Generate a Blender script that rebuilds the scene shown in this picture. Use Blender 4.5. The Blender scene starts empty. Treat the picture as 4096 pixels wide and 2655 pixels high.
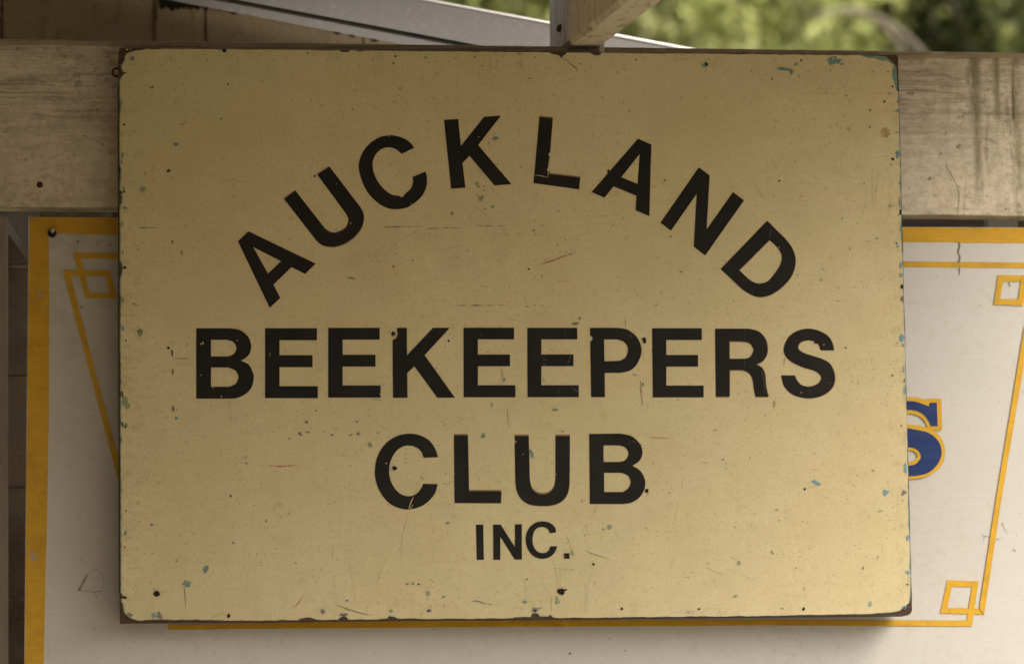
import bpy, bmesh, math, random
from mathutils import Vector, Matrix
from mathutils.geometry import tessellate_polygon
from mathutils.noise import noise as pnoise

# ------------------------------------------------------------------ camera
SC = bpy.context.scene
COL = SC.collection
Z0 = 2.3718                       # height of the middle of the cream sign above the ground
YAW, PITCH, ROLL = 0.12591970571557803, 0.11954611124519969, -0.014791506275284052
CAM = Vector((-0.8156602743127119, -6.380801071076068, -0.7718015947286688 + Z0))
LENS = 150.0
FPX = LENS / 36.0 * 4096.0
_f = Vector((math.sin(YAW) * math.cos(PITCH), math.cos(YAW) * math.cos(PITCH), math.sin(PITCH)))
_x = Vector((math.cos(YAW), -math.sin(YAW), 0.0))
_u = _x.cross(_f)
_r = math.cos(ROLL) * _x + math.sin(ROLL) * _u
_up = -math.sin(ROLL) * _x + math.cos(ROLL) * _u
cd = bpy.data.cameras.new('camera')
cam = bpy.data.objects.new('camera', cd)
COL.objects.link(cam)
cam.matrix_world = Matrix(((_r.x, _up.x, -_f.x, CAM.x), (_r.y, _up.y, -_f.y, CAM.y), (_r.z, _up.z, -_f.z, CAM.z), (0, 0, 0, 1)))
cd.sensor_width = 36.0
cd.lens = LENS
cd.clip_start = 0.1
cd.clip_end = 500.0
cd.dof.use_dof = True
cd.dof.focus_distance = 6.46
cd.dof.aperture_fstop = 4.2
SC.camera = cam

# ------------------------------------------------------------------ light
SUN_AZ = math.radians(38)         # to the right of straight in front of the signs
SUN_EL = math.radians(42)
W = bpy.data.worlds.new('World')
SC.world = W
W.use_nodes = True
nt = W.node_tree
sky = nt.nodes.new('ShaderNodeTexSky')
sky.sky_type = 'NISHITA'
sky.sun_disc = False
sky.sun_elevation = SUN_EL
sky.sun_rotation = math.pi - SUN_AZ
sky.dust_density = 6.0
sky.ozone_density = 0.4
bg = nt.nodes['Background']
bg.inputs[1].default_value = 0.12
nt.links.new(sky.outputs[0], bg.inputs[0])
sl = bpy.data.lights.new('sun', 'SUN')
sl.energy = 1.5
sl.angle = math.radians(60)
sl.color = (1.0, 0.98, 0.95)
sun = bpy.data.objects.new('sun', sl)
COL.objects.link(sun)
sd = Vector((math.sin(SUN_AZ) * math.cos(SUN_EL), -math.cos(SUN_AZ) * math.cos(SUN_EL), math.sin(SUN_EL)))
sun.rotation_euler = sd.to_track_quat('Z', 'Y').to_euler()
sun.location = (2, -6, 6)
SC.view_settings.view_transform = 'Standard'
SC.view_settings.look = 'None'
SC.view_settings.gamma = 1.0
SC.view_settings.exposure = 1.0

# ------------------------------------------------------------------ helpers
rng = random.Random(7)

def at(tx, ty, Y=0.0):
    """point of the place on the vertical plane at depth Y that the photograph shows at pixel (tx, ty)"""
    d = _f + _r * ((tx - 2048.0) / FPX) - _up * ((ty - 1327.5) / FPX)
    t = (Y - CAM.y) / d.y
    return CAM + d * t

def z2t(p, o):
    return (o[0] + p[0] / 2.3242, o[1] + p[1] / 2.3242)

def lin(c):
    return tuple((v / 255 / 12.92 if v / 255 <= .04045 else ((v / 255 + .055) / 1.055) ** 2.4) for v in c)

def tag(o, label=None, cat=None, group=None, kind=None):
    if label: o['label'] = label
    if cat: o['category'] = cat
    if group: o['group'] = group
    if kind: o['kind'] = kind
    return o

def empty(name, loc, label, cat, group=None):
    o = bpy.data.objects.new(name, None)
    COL.objects.link(o)
    o.location = loc
    o.empty_display_size = 0.05
    return tag(o, label, cat, group)

def origin(parent):
    v = Vector((0, 0, 0))
    while parent is not None:
        v = v + Vector(parent.location)
        parent = parent.parent
    return v

def build(name, verts, faces, mat, parent=None, smooth=False, recalc=True):
    off = origin(parent)
    me = bpy.data.meshes.new(name)
    me.from_pydata([tuple(Vector(v) - off) for v in verts], [], faces)
    if recalc:
        bm = bmesh.new(); bm.from_mesh(me)
        bmesh.ops.recalc_face_normals(bm, faces=bm.faces)
        bm.to_mesh(me); bm.free()
    me.materials.append(mat)
    if smooth:
        for p in me.polygons: p.use_smooth = True
    o = bpy.data.objects.new(name, me)
    COL.objects.link(o)
    if parent is not None: o.parent = parent
    return o

class MB:
    def __init__(self): self.v, self.f = [], []
    def add(self, vs, fs):
        b = len(self.v); self.v += [Vector(v) for v in vs]; self.f += [tuple(i + b for i in f) for f in fs]
    def box(self, a, b, bev=0.0):
        x0, y0, z0 = a; x1, y1, z1 = b
        if bev <= 0:
            self.add([(x0, y0, z0), (x1, y0, z0), (x1, y1, z0), (x0, y1, z0), (x0, y0, z1), (x1, y0, z1), (x1, y1, z1), (x0, y1, z1)],
                     [(0, 3, 2, 1), (4, 5, 6, 7), (0, 1, 5, 4), (1, 2, 6, 5), (2, 3, 7, 6), (3, 0, 4, 7)])
        else:
            bm = bmesh.new(); bmesh.ops.create_cube(bm, size=1)
            for v in bm.verts:
                v.co = Vector(((x0 + x1) / 2 + v.co.x * (x1 - x0), (y0 + y1) / 2 + v.co.y * (y1 - y0), (z0 + z1) / 2 + v.co.z * (z1 - z0)))
            bmesh.ops.bevel(bm, geom=bm.edges[:], offset=bev, segments=2, affect='EDGES', profile=.5)
            bm.verts.index_update()
            self.add([v.co.copy() for v in bm.verts], [tuple(v.index for v in f.verts) for f in bm.faces]); bm.free()
    def prism(self, pts, dy):
        """polygon (3D points in order) pushed by dy along Y"""
        n = len(pts); P = [Vector(p) for p in pts]
        tri = tessellate_polygon([[Vector((p.x, p.z, 0)) for p in P]])
        Q = [p + Vector((0, dy, 0)) for p in P]
        self.add(P + Q, [tuple(t) for t in tri] + [tuple(i + n for i in reversed(t)) for t in tri] + [(i, (i + 1) % n, n + (i + 1) % n, n + i) for i in range(n)])
    def tube(self, pts, r, n=8, cap=True):
        P = [Vector(p) for p in pts]; R = r if isinstance(r, (list, tuple)) else [r] * len(P)
        base = len(self.v)
        for i, p in enumerate(P):
            t = (P[min(i + 1, len(P) - 1)] - P[max(i - 1, 0)]).normalized()
            a = t.orthogonal().normalized() if i == 0 else (a - t * a.dot(t)).normalized()
            b = t.cross(a)
            for k in range(n):
                w = 2 * math.pi * k / n
                self.v.append(p + (a * math.cos(w) + b * math.sin(w)) * R[i])
        for i in range(len(P) - 1):
            for k in range(n):
                self.f.append((base + i * n + k, base + i * n + (k + 1) % n, base + (i + 1) * n + (k + 1) % n, base + (i + 1) * n + k))
        if cap:
            self.f.append(tuple(base + k for k in reversed(range(n))))
            self.f.append(tuple(base + (len(P) - 1) * n + k for k in range(n)))
    def build(self, name, mat, parent=None, smooth=False, recalc=True):
        return build(name, self.v, self.f, mat, parent, smooth, recalc)

def curve(pts, n=7):
    """Catmull-Rom through the points"""
    out = []
    for i in range(len(pts) - 1):
        p0 = pts[max(i - 1, 0)]; p1 = pts[i]; p2 = pts[i + 1]; p3 = pts[min(i + 2, len(pts) - 1)]
        for k in range(n):
            t = k / n
            out.append(tuple(.5 * (2 * p1[j] + (p2[j] - p0[j]) * t + (2 * p0[j] - 5 * p1[j] + 4 * p2[j] - p3[j]) * t * t + (3 * p1[j] - p0[j] - 3 * p2[j] + p3[j]) * t ** 3) for j in (0, 1)))
    out.append(tuple(pts[-1]))
    return out

def expand(spec):
    out = []
    for s in spec:
        q = curve(s) if isinstance(s, list) else [s]
        for p in q:
            if not out or (abs(out[-1][0] - p[0]) + abs(out[-1][1] - p[1])) > .2: out.append(p)
    if abs(out[0][0] - out[-1][0]) + abs(out[0][1] - out[-1][1]) < .2: out.pop()
    return out

def sheet(loops, Y, thick, mb):
    """loops of photograph pixels -> a thin plate whose front lies at depth Y"""
    L = [[at(p[0], p[1], Y) for p in lp] for lp in loops]
    tri = tessellate_polygon([[Vector((v.x, v.z, 0)) for v in lp] for lp in L])
    flat = [v for lp in L for v in lp]
    n = len(flat)
    back = [v + Vector((0, thick, 0)) for v in flat]
    fs = [tuple(t) for t in tri]
    b = 0
    for lp in L:
        m = len(lp)
        fs += [(b + i, b + (i + 1) % m, n + b + (i + 1) % m, n + b + i) for i in range(m)]
        b += m
    # make every front triangle face the viewer (-Y)
    out = []
    for f in fs:
        if len(f) == 3:
            a, c, d = (flat[i] for i in f)
            nrm = (c - a).cross(d - a)
            if nrm.y > 0: f = (f[0], f[2], f[1])
        out.append(f)
    mb.add(flat + back, out)

def blob(cx, cy, rx, ry, ang=0.0, jag=.25, n=14, seed=None):
    g = random.Random(seed if seed is not None else rng.random())
    ph = g.random() * 100
    out = []
    for k in range(n):
        w = 2 * math.pi * k / n
        r = 1 + jag * (pnoise(Vector((math.cos(w) * 1.6 + ph, math.sin(w) * 1.6, 0))) * 1.6 + g.uniform(-.35, .35))
        x, y = rx * r * math.cos(w), ry * r * math.sin(w)
        out.append((cx + x * math.cos(ang) - y * math.sin(ang), cy + x * math.sin(ang) + y * math.cos(ang)))
    return out

def stroke(pts, w, taper=True, wob=.5):
    """thin ribbon outline along pixel points"""
    P = curve(pts, 4) if len(pts) > 2 else [tuple(pts[0][j] + (pts[1][j] - pts[0][j]) * k / 6 for j in (0, 1)) for k in range(7)]
    L, R = [], []
    for i, p in enumerate(P):
        q0, q1 = P[max(i - 1, 0)], P[min(i + 1, len(P) - 1)]
        dx, dy = q1[0] - q0[0], q1[1] - q0[1]
        d = math.hypot(dx, dy) or 1
        t = i / (len(P) - 1)
        ww = w * .5 * ((math.sin(math.pi * min(max(t, .06), .94)) ** .6) if taper else 1) * (1 + rng.uniform(-wob, wob) * .6)
        L.append((p[0] - dy / d * ww, p[1] + dx / d * ww)); R.append((p[0] + dy / d * ww, p[1] - dx / d * ww))
    return L + R[::-1]

# ------------------------------------------------------------------ materials
def material(name, base, rough=.6, layers=(), bump=0.0, bump_scale=(300, 300, 300), spec=.35, metal=0.0, rough_var=0.0):
    m = bpy.data.materials.new(name); m.use_nodes = True
    N, L = m.node_tree.nodes, m.node_tree.links
    b = N['Principled BSDF']
    b.inputs['Roughness'].default_value = rough
    b.inputs['Metallic'].default_value = metal
    b.inputs['Specular IOR Level'].default_value = spec
    geo = N.new('ShaderNodeNewGeometry')
    pos = geo.outputs['Position']
    sep = N.new('ShaderNodeSeparateXYZ'); L.new(pos, sep.inputs[0])
    rgb = N.new('ShaderNodeRGB'); rgb.outputs[0].default_value = (*base, 1)
    cur = rgb.outputs[0]
    def mr(sock, a, c, lo, hi):
        q = N.new('ShaderNodeMapRange'); q.interpolation_type = 'SMOOTHSTEP'
        q.inputs['From Min'].default_value = a; q.inputs['From Max'].default_value = c
        q.inputs['To Min'].default_value = lo; q.inputs['To Max'].default_value = hi
        L.new(sock, q.inputs['Value']); return q.outputs[0]
    def tex(scale, detail, rgh=.55, dist=0.0, off=(0, 0, 0)):
        mp = N.new('ShaderNodeMapping'); mp.inputs['Scale'].default_value = scale; mp.inputs['Location'].default_value = off
        L.new(pos, mp.inputs[0])
        t = N.new('ShaderNodeTexNoise'); t.inputs['Scale'].default_value = 1.0; t.inputs['Detail'].default_value = detail
        t.inputs['Roughness'].default_value = rgh; t.inputs['Distortion'].default_value = dist
        L.new(mp.outputs[0], t.inputs['Vector']); return t.outputs[0]
    for k, ly in enumerate(layers):
        s = mr(tex(ly['s'], ly.get('d', 4), ly.get('r', .55), ly.get('w', 0), (k * 7.3, k * 3.1, k * 5.7)), ly['lo'], ly['hi'], 0, ly['a'])
        for ax, c0, h0 in ly.get('band', ()):
            su = N.new('ShaderNodeMath'); su.operation = 'SUBTRACT'; L.new(sep.outputs['XYZ'.index(ax)], su.inputs[0]); su.inputs[1].default_value = c0
            ab = N.new('ShaderNodeMath'); ab.operation = 'ABSOLUTE'; L.new(su.outputs[0], ab.inputs[0])
            g = mr(ab.outputs[0], 0, h0, 1, 0)
            mu = N.new('ShaderNodeMath'); mu.operation = 'MULTIPLY'; L.new(s, mu.inputs[0]); L.new(g, mu.inputs[1]); s = mu.outputs[0]
        for ax, a0, a1 in ly.get('mask', ()):
            g = mr(sep.outputs['XYZ'.index(ax)], min(a0, a1), max(a0, a1), 0 if a0 < a1 else 1, 1 if a0 < a1 else 0)
            mu = N.new('ShaderNodeMath'); mu.operation = 'MULTIPLY'; L.new(s, mu.inputs[0]); L.new(g, mu.inputs[1]); s = mu.outputs[0]
        if 'gate' in ly:
            g = mr(tex(ly['gate'][0], 3, .5, 0, (k * 2.3 + 4, 1, k)), ly['gate'][1], ly['gate'][2], 0, 1)
            mu = N.new('ShaderNodeMath'); mu.operation = 'MULTIPLY'; L.new(s, mu.inputs[0]); L.new(g, mu.inputs[1]); s = mu.outputs[0]
        mx = N.new('ShaderNodeMix'); mx.data_type = 'RGBA'
        L.new(s, mx.inputs['Factor']); L.new(cur, mx.inputs[6]); mx.inputs[7].default_value = (*ly['c'], 1)
        cur = mx.outputs[2]
    L.new(cur, b.inputs['Base Color'])
    if bump > 0:
        bp = N.new('ShaderNodeBump'); bp.inputs['Strength'].default_value = bump; bp.inputs['Distance'].default_value = .002
        L.new(tex(bump_scale, 5), bp.inputs['Height']); L.new(bp.outputs[0], b.inputs['Normal'])
    if rough_var > 0:
        L.new(mr(tex((9, 9, 9), 5), .3, .7, rough - rough_var, rough + rough_var), b.inputs['Roughness'])
    return m

def ly(s, lo, hi, c, a, **k):
    return dict(s=s, lo=lo, hi=hi, c=c, a=a, **k)

CREAM = (.585, .517, .312)
M = {}
M['cream'] = material('cream_paint', CREAM, .5, [
    ly((5, 5, 5), .35, .68, (.535, .465, .265), .7, d=5),
    ly((3.5, 9, 6), .48, .72, (.56, .45, .26), .55, d=4),
    ly((14, 30, 120), .50, .74, (.48, .40, .21), .28, d=6, r=.65),
    ly((130, 30, 16), .52, .76, (.48, .40, .21), .28, d=6, r=.65),
    ly((55, 55, 70), .56, .74, (.36, .28, .13), .6, d=8, r=.74, gate=((6, 6, 7), .38, .6)),
    ly((2.6, 4, 3.2), .45, .7, (.50, .455, .245), .4, d=5),
    ly((330, 330, 330), .48, .72, (.37, .30, .15), .5, d=4, r=.75),
    ly((22, 22, 22), .44, .66, (.47, .405, .22), .36, d=9, r=.78),
    ly((190, 190, 190), .63, .73, (.22, .16, .08), .7, d=4, gate=((9, 9, 9), .36, .58)),
    ly((26, 26, 180), .66, .76, (.30, .22, .10), .55, d=5, gate=((5, 5, 8), .45, .60)),
    ly((160, 30, 22), .68, .78, (.32, .24, .11), .5, d=5, gate=((7, 7, 4), .46, .62)),
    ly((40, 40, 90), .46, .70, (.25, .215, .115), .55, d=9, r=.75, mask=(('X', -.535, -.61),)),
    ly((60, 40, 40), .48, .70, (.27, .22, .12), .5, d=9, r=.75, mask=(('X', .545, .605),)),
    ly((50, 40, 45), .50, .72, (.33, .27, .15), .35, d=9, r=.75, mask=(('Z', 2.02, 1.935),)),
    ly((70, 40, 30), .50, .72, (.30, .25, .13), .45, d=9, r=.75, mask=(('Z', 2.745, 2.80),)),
    ly((3, 10, 5), .52, .66, (.45, .385, .215), .2, d=7, r=.7),
], bump=.10, bump_scale=(90, 90, 240), spec=.3, rough_var=.08)
M['teal'] = material('teal_undercoat', (.135, .225, .205), .6, [ly((120, 120, 120), .45, .7, (.2, .27, .2), .6), ly((60, 60, 60), .5, .7, (.07, .17, .21), .7)], bump=.1)
M['blue_chip'] = material('blue_undercoat', (.13, .27, .33), .6, [ly((140, 140, 140), .45, .7, (.22, .33, .33), .6)], bump=.1)
M['green_chip'] = material('pale_green_undercoat', (.22, .27, .15), .6, [ly((140, 140, 140), .45, .7, (.3, .3, .16), .6)], bump=.1)
M['grey_chip'] = material('grey_primer', (.20, .18, .17), .7, [ly((120, 120, 120), .45, .7, (.11, .09, .08), .7)], bump=.1)
M['ply'] = material('weathered_plywood', (.055, .030, .016), .8, [ly((30, 200, 300), .45, .65, (.085, .05, .028), .6), ly((60, 60, 60), .5, .7, (.022, .013, .008), .6)], bump=.4, bump_scale=(60, 300, 300))
M['batten'] = material('batten_timber', (.12, .085, .058), .8, [ly((20, 200, 260), .45, .65, (.10, .08, .06), .7)], bump=.3, bump_scale=(40, 300, 300))
M['black'] = material('black_vinyl', (.0135, .0125, .0115), .6, [ly((14, 14, 14), .4, .7, (.020, .018, .0165), .8), ly((300, 300, 300), .70, .78, (.10, .09, .075), .5, gate=((12, 12, 12), .5, .65)), ly((20, 60, 260), .70, .78, (.06, .055, .05), .5)], spec=.12, bump=.05)
M['ghost'] = material('faded_letter_edge', (.16, .095, .045), .6, [ly((90, 90, 90), .4, .7, (.25, .17, .08), .6)])
M['hole'] = material('nail_hole_dark', (.012, .009, .008), .9)
M['speck'] = material('dark_speck', (.085, .06, .035), .8)
M['brownmark'] = material('brown_mark', (.37, .285, .145), .8)
M['scratch'] = material('scratch_mark', (.46, .40, .225), .8, [ly((200, 200, 200), .4, .65, CREAM, .8)])
M['olive'] = material('olive_scratch', (.43, .39, .17), .8, [ly((200, 200, 200), .4, .65, CREAM, .7)])
M['pink'] = material('pink_scrape', (.34, .14, .10), .8, [ly((200, 60, 200), .45, .65, CREAM, .8)])
M['penblue'] = material('blue_scrape', (.06, .12, .15), .8, [ly((200, 60, 200), .5, .7, CREAM, .6)])
M['letter_nick'] = material('cream_nick', (.50, .39, .2), .6)
M['scuff'] = material('letter_scuff', (.09, .085, .075), .7, [ly((400, 400, 400), .45, .6, (.0135, .0125, .0115), 1)])
WHITE = (.505, .505, .485)
M['white'] = material('white_sign_paint', WHITE, .45, [
    ly((4, 4, 4), .35, .7, (.465, .46, .43), .7, d=5),
    ly((7, 30, 90), .48, .75, (.46, .435, .38), .28, d=7, r=.65),
    ly((2.2, 2.2, 2.2), .45, .7, (.46, .445, .40), .5, d=6),
    ly((50, 50, 50), .56, .70, (.34, .305, .25), .6, d=8, r=.75, gate=((4, 4, 4), .40, .6)),
    ly((170, 170, 170), .68, .76, (.18, .15, .11), .7, d=3, gate=((6, 6, 6), .45, .6)),
    ly((18, 18, 22), .44, .64, (.30, .275, .215), .6, d=9, r=.78, mask=(('X', -.45, -.72), ('Z', 2.15, 2.58))),
    ly((60, 60, 70), .46, .66, (.40, .37, .30), .4, d=9, r=.78, gate=((3, 3, 3), .40, .60)),
], bump=.12, bump_scale=(20, 80, 260), spec=.3)
M['gold'] = material('golden_yellow_paint', (.53, .315, .012), .5, [
    ly((10, 10, 10), .4, .7, (.50, .275, .012), .7, d=5), ly((14, 40, 160), .5, .75, (.66, .37, .05), .5),
    ly((70, 70, 70), .56, .70, (.14, .10, .02), .75, d=8, r=.76, gate=((8, 8, 8), .46, .60)), ly((20, 20, 20), .45, .66, (.36, .21, .012), .6, d=8, r=.75)], bump=.12, bump_scale=(40, 60, 200), spec=.3)
M['blue'] = material('blue_letter_paint', (.017, .036, .13), .6, [ly((12, 40, 60), .4, .7, (.028, .050, .145), .8)], bump=.08, spec=.12)
def bx_(t): return at(t, 500, .062).x
def bz_(t): return at(3900, t, .062).z
M['beam'] = material('weathered_white_beam', (.67, .605, .495), .65, [
    ly((3, 3, 3), .35, .7, (.585, .52, .415), .8, d=5),
    ly((45, 45, 60), .40, .66, (.42, .365, .275), .65, d=9, r=.76),
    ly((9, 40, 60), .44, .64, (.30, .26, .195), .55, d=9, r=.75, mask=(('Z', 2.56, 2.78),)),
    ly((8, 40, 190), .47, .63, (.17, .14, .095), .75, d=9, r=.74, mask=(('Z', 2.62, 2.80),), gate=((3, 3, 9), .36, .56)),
    ly((40, 40, 60), .48, .66, (.19, .165, .115), .75, d=9, r=.8, gate=((4, 4, 6), .36, .58)),
    ly((150, 150, 150), .57, .69, (.10, .085, .055), .85, d=6, r=.75, gate=((5, 5, 7), .34, .54)),
    ly((26, 30, 2.0), .46, .70, (.235, .225, .125), .62, d=9, r=.7, mask=(('X', .60, .76),)),
    ly((60, 30, 9), .52, .68, (.13, .12, .065), .6, d=9, r=.75, mask=(('X', .62, .80),)),
    ly((60, 30, 14), .30, .60, (.13, .115, .065), .85, d=8, r=.75, band=(('X', bx_(3902), .016),), mask=(('Z', bz_(560), bz_(430)),)),
    ly((60, 30, 14), .36, .60, (.17, .155, .085), .7, d=8, r=.75, band=(('X', bx_(3908), .011),), mask=(('Z', bz_(840), bz_(740)),)),
    ly((60, 30, 12), .34, .60, (.15, .14, .06), .8, d=8, r=.75, band=(('X', bx_(3992), .009),), mask=(('Z', bz_(520), bz_(420)),)),
    ly((60, 30, 20), .38, .58, (.08, .07, .04), .9, d=8, r=.75, band=(('X', bx_(4057), .0055),), mask=(('Z', bz_(560), bz_(470)), ('Z', bz_(250), bz_(320)))),
    ly((60, 30, 12), .36, .62, (.16, .15, .06), .75, d=8, r=.75, band=(('X', bx_(4070), .012),)),
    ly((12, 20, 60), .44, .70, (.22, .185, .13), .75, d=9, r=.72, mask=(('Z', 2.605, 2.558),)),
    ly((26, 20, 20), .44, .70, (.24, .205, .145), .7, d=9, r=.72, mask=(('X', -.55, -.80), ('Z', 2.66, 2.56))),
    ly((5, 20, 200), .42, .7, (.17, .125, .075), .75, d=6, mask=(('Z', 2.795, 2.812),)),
], bump=.35, bump_scale=(14, 60, 190), spec=.25)
M['rafter'] = material('peeling_rafter_paint', (.74, .68, .55), .7, [
    ly((30, 30, 6), .42, .68, (.48, .45, .35), .8, d=7), ly((40, 40, 9), .55, .72, (.80, .78, .72), .6, d=6),
    ly((70, 22, 70), .58, .70, (.13, .10, .055), .7, d=7, r=.7), ly((16, 10, 16), .56, .72, (.36, .33, .13), .45, d=5)], bump=.6, bump_scale=(90, 60, 60), spec=.2)
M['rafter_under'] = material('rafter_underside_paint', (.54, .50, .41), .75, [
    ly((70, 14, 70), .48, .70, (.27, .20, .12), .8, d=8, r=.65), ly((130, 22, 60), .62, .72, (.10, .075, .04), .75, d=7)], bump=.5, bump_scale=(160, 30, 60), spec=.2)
M['metal'] = material('grey_painted_steel', (.165, .157, .145), .5, [ly((3, 3, 3), .4, .7, (.145, .137, .125), .8), ly((120, 120, 120), .5, .75, (.27, .25, .22), .35)], spec=.4)
M['lip'] = material('sunlit_lip_tone', (.72, .70, .68), .3, spec=.6)  # pale colour stands in for sunlight along the flashing's top edge
M['block'] = material('painted_concrete_block', (.52, .435, .31), .85, [
    ly((4, 4, 4), .35, .7, (.41, .335, .235), .8, d=6), ly((40, 40, 40), .5, .72, (.20, .155, .10), .6, d=8, r=.7),
    ly((110, 110, 70), .62, .74, (.10, .08, .05), .7, d=5, gate=((6, 6, 5), .42, .62)), ly((70, 30, 5), .56, .75, (.17, .13, .085), .6, d=8, r=.7)], bump=.9, bump_scale=(150, 150, 150), spec=.15)
M['block_shade'] = material('shade_darkened_block', (.085, .068, .045), .85, [ly((6, 6, 4), .42, .62, (.045, .034, .022), .85, d=7, r=.7), ly((50, 50, 25), .55, .72, (.03, .022, .015), .8, d=8, r=.75)], bump=.9, bump_scale=(150, 150, 150), spec=.15)  # block colour darkened to stand in for shade in the left gap
M['mortar'] = material('mortar_joint', (.30, .235, .155), .9, [ly((50, 50, 30), .48, .68, (.09, .065, .035), .8, d=7, r=.7)], bump=1, bump_scale=(120, 120, 120), spec=.1)
M['tar'] = material('black_tar_stain', (.018, .016, .013), .85, bump=.6)
M['rail'] = material('grey_brown_rail', (.25, .205, .165), .8, [ly((6, 60, 140), .45, .68, (.16, .13, .10), .8, d=6)], bump=.3, bump_scale=(20, 80, 200))
M['post'] = material('pale_grey_post_paint', (.34, .31, .265), .7, [ly((5, 5, 3), .4, .7, (.27, .245, .205), .8), ly((90, 90, 20), .5, .7, (.16, .135, .10), .6, d=8, r=.7)], bump=.3)
M['rust'] = material('rusty_steel', (.055, .022, .013), .8, [ly((300, 300, 300), .45, .65, (.14, .055, .025), .8)], bump=.6, metal=.3)
M['zinc'] = material('dull_zinc', (.42, .37, .31), .5, [ly((200, 200, 200), .45, .65, (.25, .2, .15), .6)], metal=.5)
M['rubber'] = material('black_rubber', (.012, .010, .010), .7)
M['darkpaint'] = material('roof_sheet_paint', (.42, .37, .27), .7, [ly((3, 3, 3), .4, .7, (.36, .31, .22), .8)])
M['shadewall'] = material('tan_shade_wall', (.30, .225, .115), .85, [ly((4, 4, 4), .4, .7, (.24, .18, .11), .8)], bump=.5)  # for the added wall; tan gives a warm bounce onto the signs
M['ground'] = material('pale_gravel_ground', (.31, .265, .19), .95, [ly((1, 1, 1), .4, .7, (.22, .2, .12), .8, d=6), ly((60, 60, 60), .45, .7, (.36, .31, .24), .6)], bump=.8, bump_scale=(60, 60, 60), spec=.1)
def leafmat(name, a, b, c):
    return material(name, a, .5, [ly((1.3, 1.3, 1.3), .42, .60, b, 1, d=3), ly((6, 6, 3), .50, .64, c, .9, d=3), ly((30, 30, 30), .55, .66, b, .7, d=2)], spec=.25)
M['leaf_bright'] = leafmat('bright_leaf', (.29, .33, .105), (.37, .41, .125), (.27, .265, .135))
M['leaf_mid'] = leafmat('mid_green_leaf', (.21, .25, .08), (.29, .325, .095), (.155, .17, .068))
M['leaf_dark'] = leafmat('dark_leaf', (.045, .055, .02), (.12, .14, .04), (.022, .027, .012))
M['twig'] = material('grey_twig_bark', (.17, .15, .115), .9)
M['bark'] = material('grey_bark', (.30, .26, .21), .9, [ly((20, 20, 6), .4, .7, (.19, .16, .12), .8)], bump=.6)

# ------------------------------------------------------------------ the setting
gm = MB()
gm.add([(-150, -150, 0), (150, -150, 0), (150, 150, 0), (-150, 150, 0)], [(0, 1, 2, 3)])
g = gm.build('ground', M['ground']); tag(g, kind='structure')

Y_BEAM, BEAM_T = .062, .050
Y_WHITE = .077
Y_WALL = .90

# block wall behind, cut along the sloping flashing
wall = empty('block_wall', at(620, 1500, Y_WALL) * 1, 'painted concrete block wall in shade behind the beam, top left', 'wall')
wall.location.z = 0
SL_A = at(675, -8, Y_WALL); SL_B = at(1665, 181, Y_WALL)
def slope_z(x): return SL_A.z + .035 + (SL_B.z - SL_A.z) / (SL_B.x - SL_A.x) * (x - SL_A.x)
jz = at(618, 192, Y_WALL).z
xs_up = [at(t, 100, Y_WALL).x for t in (-130, 8, 618, 822, 1452, 2080, 2700)]
J = .005
def clip_block(x0, x1, z0, z1):
    zl, zr = slope_z(x0), slope_z(x1)
    pts = [(x0, z0), (x1, z0)]
    if zr > z0:
        pts += [(x1, min(z1, zr))]
    else:
        xc = x0 + (x1 - x0) * (zl - z0) / (zl - zr) if zl > z0 else x0
        if xc <= x0 + .01: return None
        pts = [(x0, z0), (xc, z0)]
    if zl > z1 and zr < z1:
        xm = x0 + (x1 - x0) * (zl - z1) / (zl - zr)
        if xm < pts[-1][0] - .002: pts += [(xm, z1)]
    pts += [(x0, min(z1, zl))]
    return pts if zl > z0 + .01 else None
ch = .190
for r in range(-14, 4):
    za, zb = jz + r * ch, jz + (r + 1) * ch
    if r >= 0: xs = xs_up
    else:
        st = xs_up[1] - (.27 * (.5 if r % 2 else 0)) - .54
        xs = [st + .27 * k for k in range(11)]
    for i in range(len(xs) - 1):
        if xs[i + 1] < -.85: continue
        q = clip_block(max(xs[i] + J / 2, -.868), xs[i + 1] - J / 2, za + J / 2, zb - J / 2)
        if not q: continue
        mb = MB(); dy = rng.uniform(-.0015, .0015)
        mb.prism([(x, Y_WALL + dy, z) for x, z in q], .1)
        mb.build('block', M['block'] if r >= -1 else M['block_shade'], wall)  # courses below the beam take the shade-darkened colour
core = MB()
xa, xb = -.868, 2.0
core.prism([(xa, Y_WALL + .0038, 0), (xb, Y_WALL + .0038, 0), (xb, Y_WALL + .0038, max(.1, slope_z(xb) - .01)), (xa, Y_WALL + .0038, slope_z(xa) - .01)], .08)
core.build('mortar', M['mortar'], wall)
tar = MB()
Yt = Y_WALL - .004
loop = [(632, -20), (860, -20), (858, 42)]
x = 858
while x > 640:
    x -= rng.uniform(5, 10); loop.append((x, 34 + 10 * pnoise(Vector((x * .05, 0, 0))) + rng.uniform(-5, 6)))
sheet([loop], Yt, .003, tar)
for (cx, cy, rx, ry) in ((905, 36, 20, 7), (935, 50, 16, 6), (1350, 132, 14, 7), (1410, 143, 10, 5), (1500, 160, 14, 6), (1650, 186, 12, 4), (880, 34, 12, 8)):
    sheet([blob(cx, cy, rx, ry, .2, .5)], Yt, .003, tar)
tar.build('tar_stain', M['tar'], wall)
crk = MB()
for k in range(26):
    y = -10 + k * 8
    sheet([blob(612 + 9 * pnoise(Vector((y * .04, 3, 0))) + (10 if y < 80 else 4), y, 9 if y < 80 else 3, 8, 0, .6, 9)], Yt + .0015, .003, crk)
crk.build('crack', M['mortar'], wall)

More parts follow.
